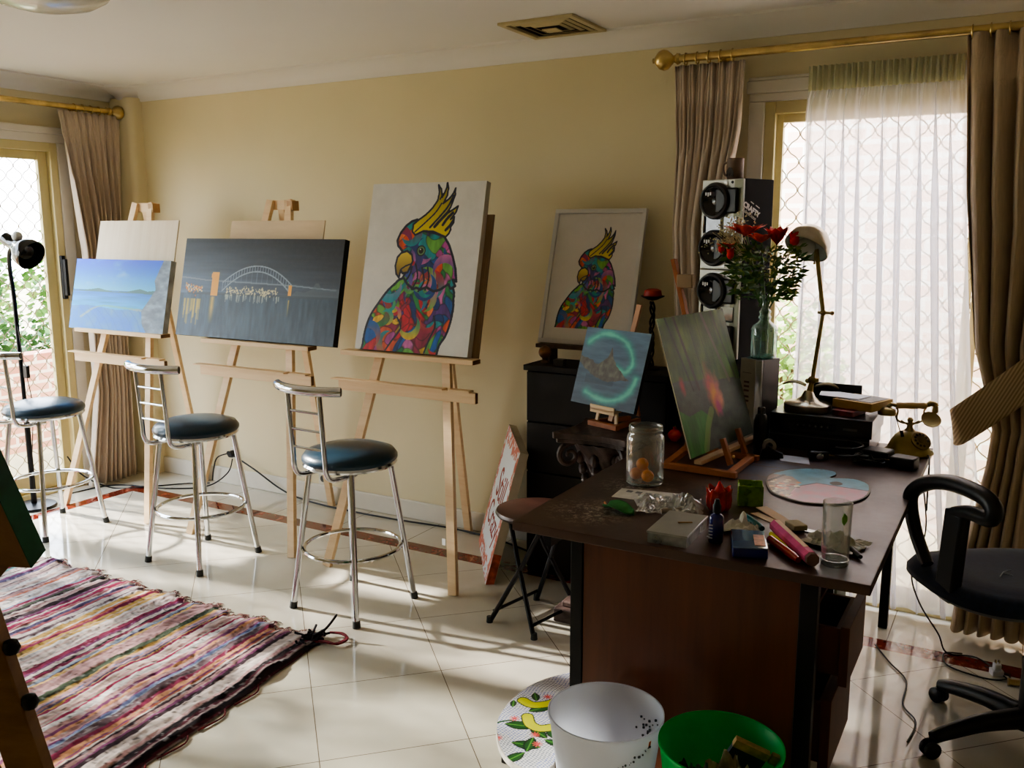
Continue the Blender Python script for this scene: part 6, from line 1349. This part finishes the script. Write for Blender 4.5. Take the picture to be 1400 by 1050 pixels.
# ------------------------------------------------------------------ sockets and cables
def outlet(label, x, z, plug):
    t = thing('wall_socket', label, 'socket', (x, YB, z)); b = B(); b.box(-.036, .036, -.008, 0, -.036, .036); b.build('plate', mat('socket_white', (222, 216, 200), .4), t, bevel=.003)
    b = B(); b.lathe([(.016, 0), (.016, .003), (.02, .003), (.02, 0)], (0, -.008, 0), 20, rot('X', PI / 2)).lathe([(0, .0005), (.015, .0005), (0, .0006)], (0, -.008, 0), 20, rot('X', PI / 2)); b.build('socket_hole', mat('socket_grey', (90, 88, 84), .5), t)
    if plug:
        q = thing('plug', 'black round plug in the left wall socket with two leads', 'plug', (x, YB - .010, z)); b = B(); b.lathe([(0, 0), (.022, 0), (.024, .02), (.018, .04), (0, .042)], n=20, M=rot('X', PI / 2)); b.sphere((-.018, -.03, .006), .014, 10).sphere((.018, -.028, -.004), .012, 10); b.build('body', black_p, q)
        b = B(); b.tube(spline([(-.02, -.035, .005), (-.10, -.05, -.03), (-.15, -.04, -.12), (-.17, -.035, -.19)], 5), .0045, 6); b.build('lead', cordm, q)
    return t
outlet('white wall socket near the middle easel with the black plug in it', -4.255, .205, True)
outlet('white round wall socket between the middle and right stools', -3.53, .14, False)
def cable(label, pts, r=.0042, group=None):
    o = B().tube(spline(pts, 8), r, 6).build('cable', cordm); return tag(o, label, 'cable', group)
cable('black cable drooping from the plug and running left along the red border', [(-4.235, 3.905, .18), (-4.26, 3.88, .09), (-4.36, 3.80, .012), (-4.55, 3.66, .006), (-4.9, 3.55, .006), (-4.98, 3.3, .006)])
cable('second thin cable crossing the red floor border towards the door', [(-4.40, 3.86, .012), (-4.55, 3.78, .006), (-4.7, 3.62, .006), (-4.86, 3.5, .006), (-4.97, 3.38, .10), (-5.05, 3.34, .22)])
cable('long black cable looping from the socket along the skirting to the chest', [(-4.22, 3.905, .20), (-4.05, 3.90, .14), (-3.8, 3.905, .03), (-3.5, 3.87, .008), (-3.0, 3.86, .008), (-2.6, 3.89, .008), (-2.3, 3.86, .008), (-2.05, 3.78, .008)], .005)
cable('black lead hanging from the telephone over the desk edge', [(-.275, 3.64, .757), (-.262, 3.57, .762), (-.255, 3.50, .73), (-.250, 3.45, .65), (-.248, 3.44, .60)], .003)
cable('thin black cord hanging down behind the right edge of the desk', [(-.262, 3.40, .70), (-.24, 3.36, .55), (-.27, 3.30, .42), (-.24, 3.32, .30), (-.18, 3.50, .12), (-.15, 3.60, .01), (-.05, 3.62, .006), (.05, 3.5, .006)], .003)
cable('loose cord looping over the floor tiles under the office chair', [(-.40, 3.55, .006), (-.33, 3.42, .006), (-.26, 3.30, .006), (-.25, 3.12, .006), (-.20, 3.02, .006), (-.21, 2.88, .006)], .003)
cable('coil of dark cord on the red border by the right curtain', [(-.10, 3.63, .006), (-.16, 3.60, .006), (-.14, 3.50, .006), (-.04, 3.46, .006), (.03, 3.47, .006), (.06, 3.52, .006), (-.02, 3.56, .006)], .003)
o = thing('plug_adaptor', 'small white plug adaptor lying on the floor by the red border', 'adaptor', (.018, 3.52, 0), .4); b = B(); b.box(-.02, .02, -.018, .018, 0, .022).box(-.012, .012, -.012, .012, .022, .045); b.build('body', mat('white_plastic', (212, 214, 222), .4), o, bevel=.003); b = B(); b.box(-.008, -.003, -.004, .004, .045, .058).box(.003, .008, -.004, .004, .045, .058); b.build('pin', chrome, o)
o = thing('spool', 'small brass coloured cylinder beside the white plug adaptor', 'spool', (.085, 3.46, .014), .2); b = B(); b.lathe([(0, -.03), (.014, -.03), (.014, -.024), (.011, -.022), (.011, .022), (.014, .024), (.014, .03), (0, .03)], n=18, M=rot('Y', PI / 2)); b.build('body', brass, o)
o = thing('thermostat', 'tiny cream fitting on the wall in the corner above the left easel', 'fitting', (-4.89, YB, 1.73)); b = B(); b.box(-.012, .012, -.018, 0, -.025, .025); b.build('body', mat('old_cream', (176, 156, 110), .5), o, bevel=.003)
# ================================================================== light and camera
def sun():
    l = bpy.data.lights.new('sun', 'SUN'); l.energy = 15; l.angle = math.radians(1.6); l.color = (1.0, .94, .86)
    o = bpy.data.objects.new('sun', l); C.objects.link(o)
    E_, A_ = math.radians(23), math.radians(6)
    o.rotation_euler = Vector((cos(E_) * cos(A_), cos(E_) * sin(A_), -sin(E_))).to_track_quat('-Z', 'Y').to_euler()
sun()
w = bpy.data.worlds.new('world'); bpy.context.scene.world = w; w.use_nodes = True
nt = w.node_tree; bg = nt.nodes['Background']
tc = nt.nodes.new('ShaderNodeTexCoord'); sp = nt.nodes.new('ShaderNodeSeparateXYZ'); nt.links.new(tc.outputs['Generated'], sp.inputs[0])
nt.links.new(ramp(nt, sp.outputs[2], [(0, (.95, .96, .98)), (.5, (.72, .84, 1.0))]), bg.inputs[0]); bg.inputs[1].default_value = 8.0
def portal(loc, rx, rz, sx, sy):
    l = bpy.data.lights.new('portal', 'AREA'); l.shape = 'RECTANGLE'; l.size = sx; l.size_y = sy; l.cycles.is_portal = True
    o = bpy.data.objects.new('portal', l); C.objects.link(o); o.location = loc; o.rotation_euler = (rx, 0, rz)
portal((XL - .15, (DY0 + DY1) / 2, DZ / 2), PI / 2, -PI / 2, DY1 - DY0, DZ)
portal(((WX0 + WX1) / 2, YB + .16, WZ / 2), PI / 2, PI, WX1 - WX0, WZ)
sc = bpy.context.scene
cam = bpy.data.cameras.new('camera'); co = bpy.data.objects.new('camera', cam); C.objects.link(co); sc.camera = co
cam.sensor_width = 36; cam.lens = 36 * 1234.5 / 1400; cam.clip_start = .05
YAW, PIT, ROL = math.radians(29.64), math.radians(9.79), math.radians(.07)
fw = Vector((-sin(YAW) * cos(PIT), cos(YAW) * cos(PIT), -sin(PIT))); r = Vector((cos(YAW), sin(YAW), 0)); u = r.cross(fw)
R2 = r * cos(ROL) - u * sin(ROL); U2 = u * cos(ROL) + r * sin(ROL)
M = Matrix((R2, U2, -fw)).transposed().to_4x4(); M.translation = Vector((0, 0, 1.6)); co.matrix_world = M
sc.view_settings.view_transform = 'AgX'
sc.view_settings.look = 'AgX - Medium High Contrast'
sc.view_settings.exposure = 0.92
cy = sc.cycles
cy.max_bounces = 10; cy.diffuse_bounces = 5; cy.glossy_bounces = 4; cy.transmission_bounces = 6; cy.transparent_max_bounces = 16
cy.sample_clamp_indirect = 6; cy.caustics_reflective = False; cy.caustics_refractive = False
cy.use_denoising = True
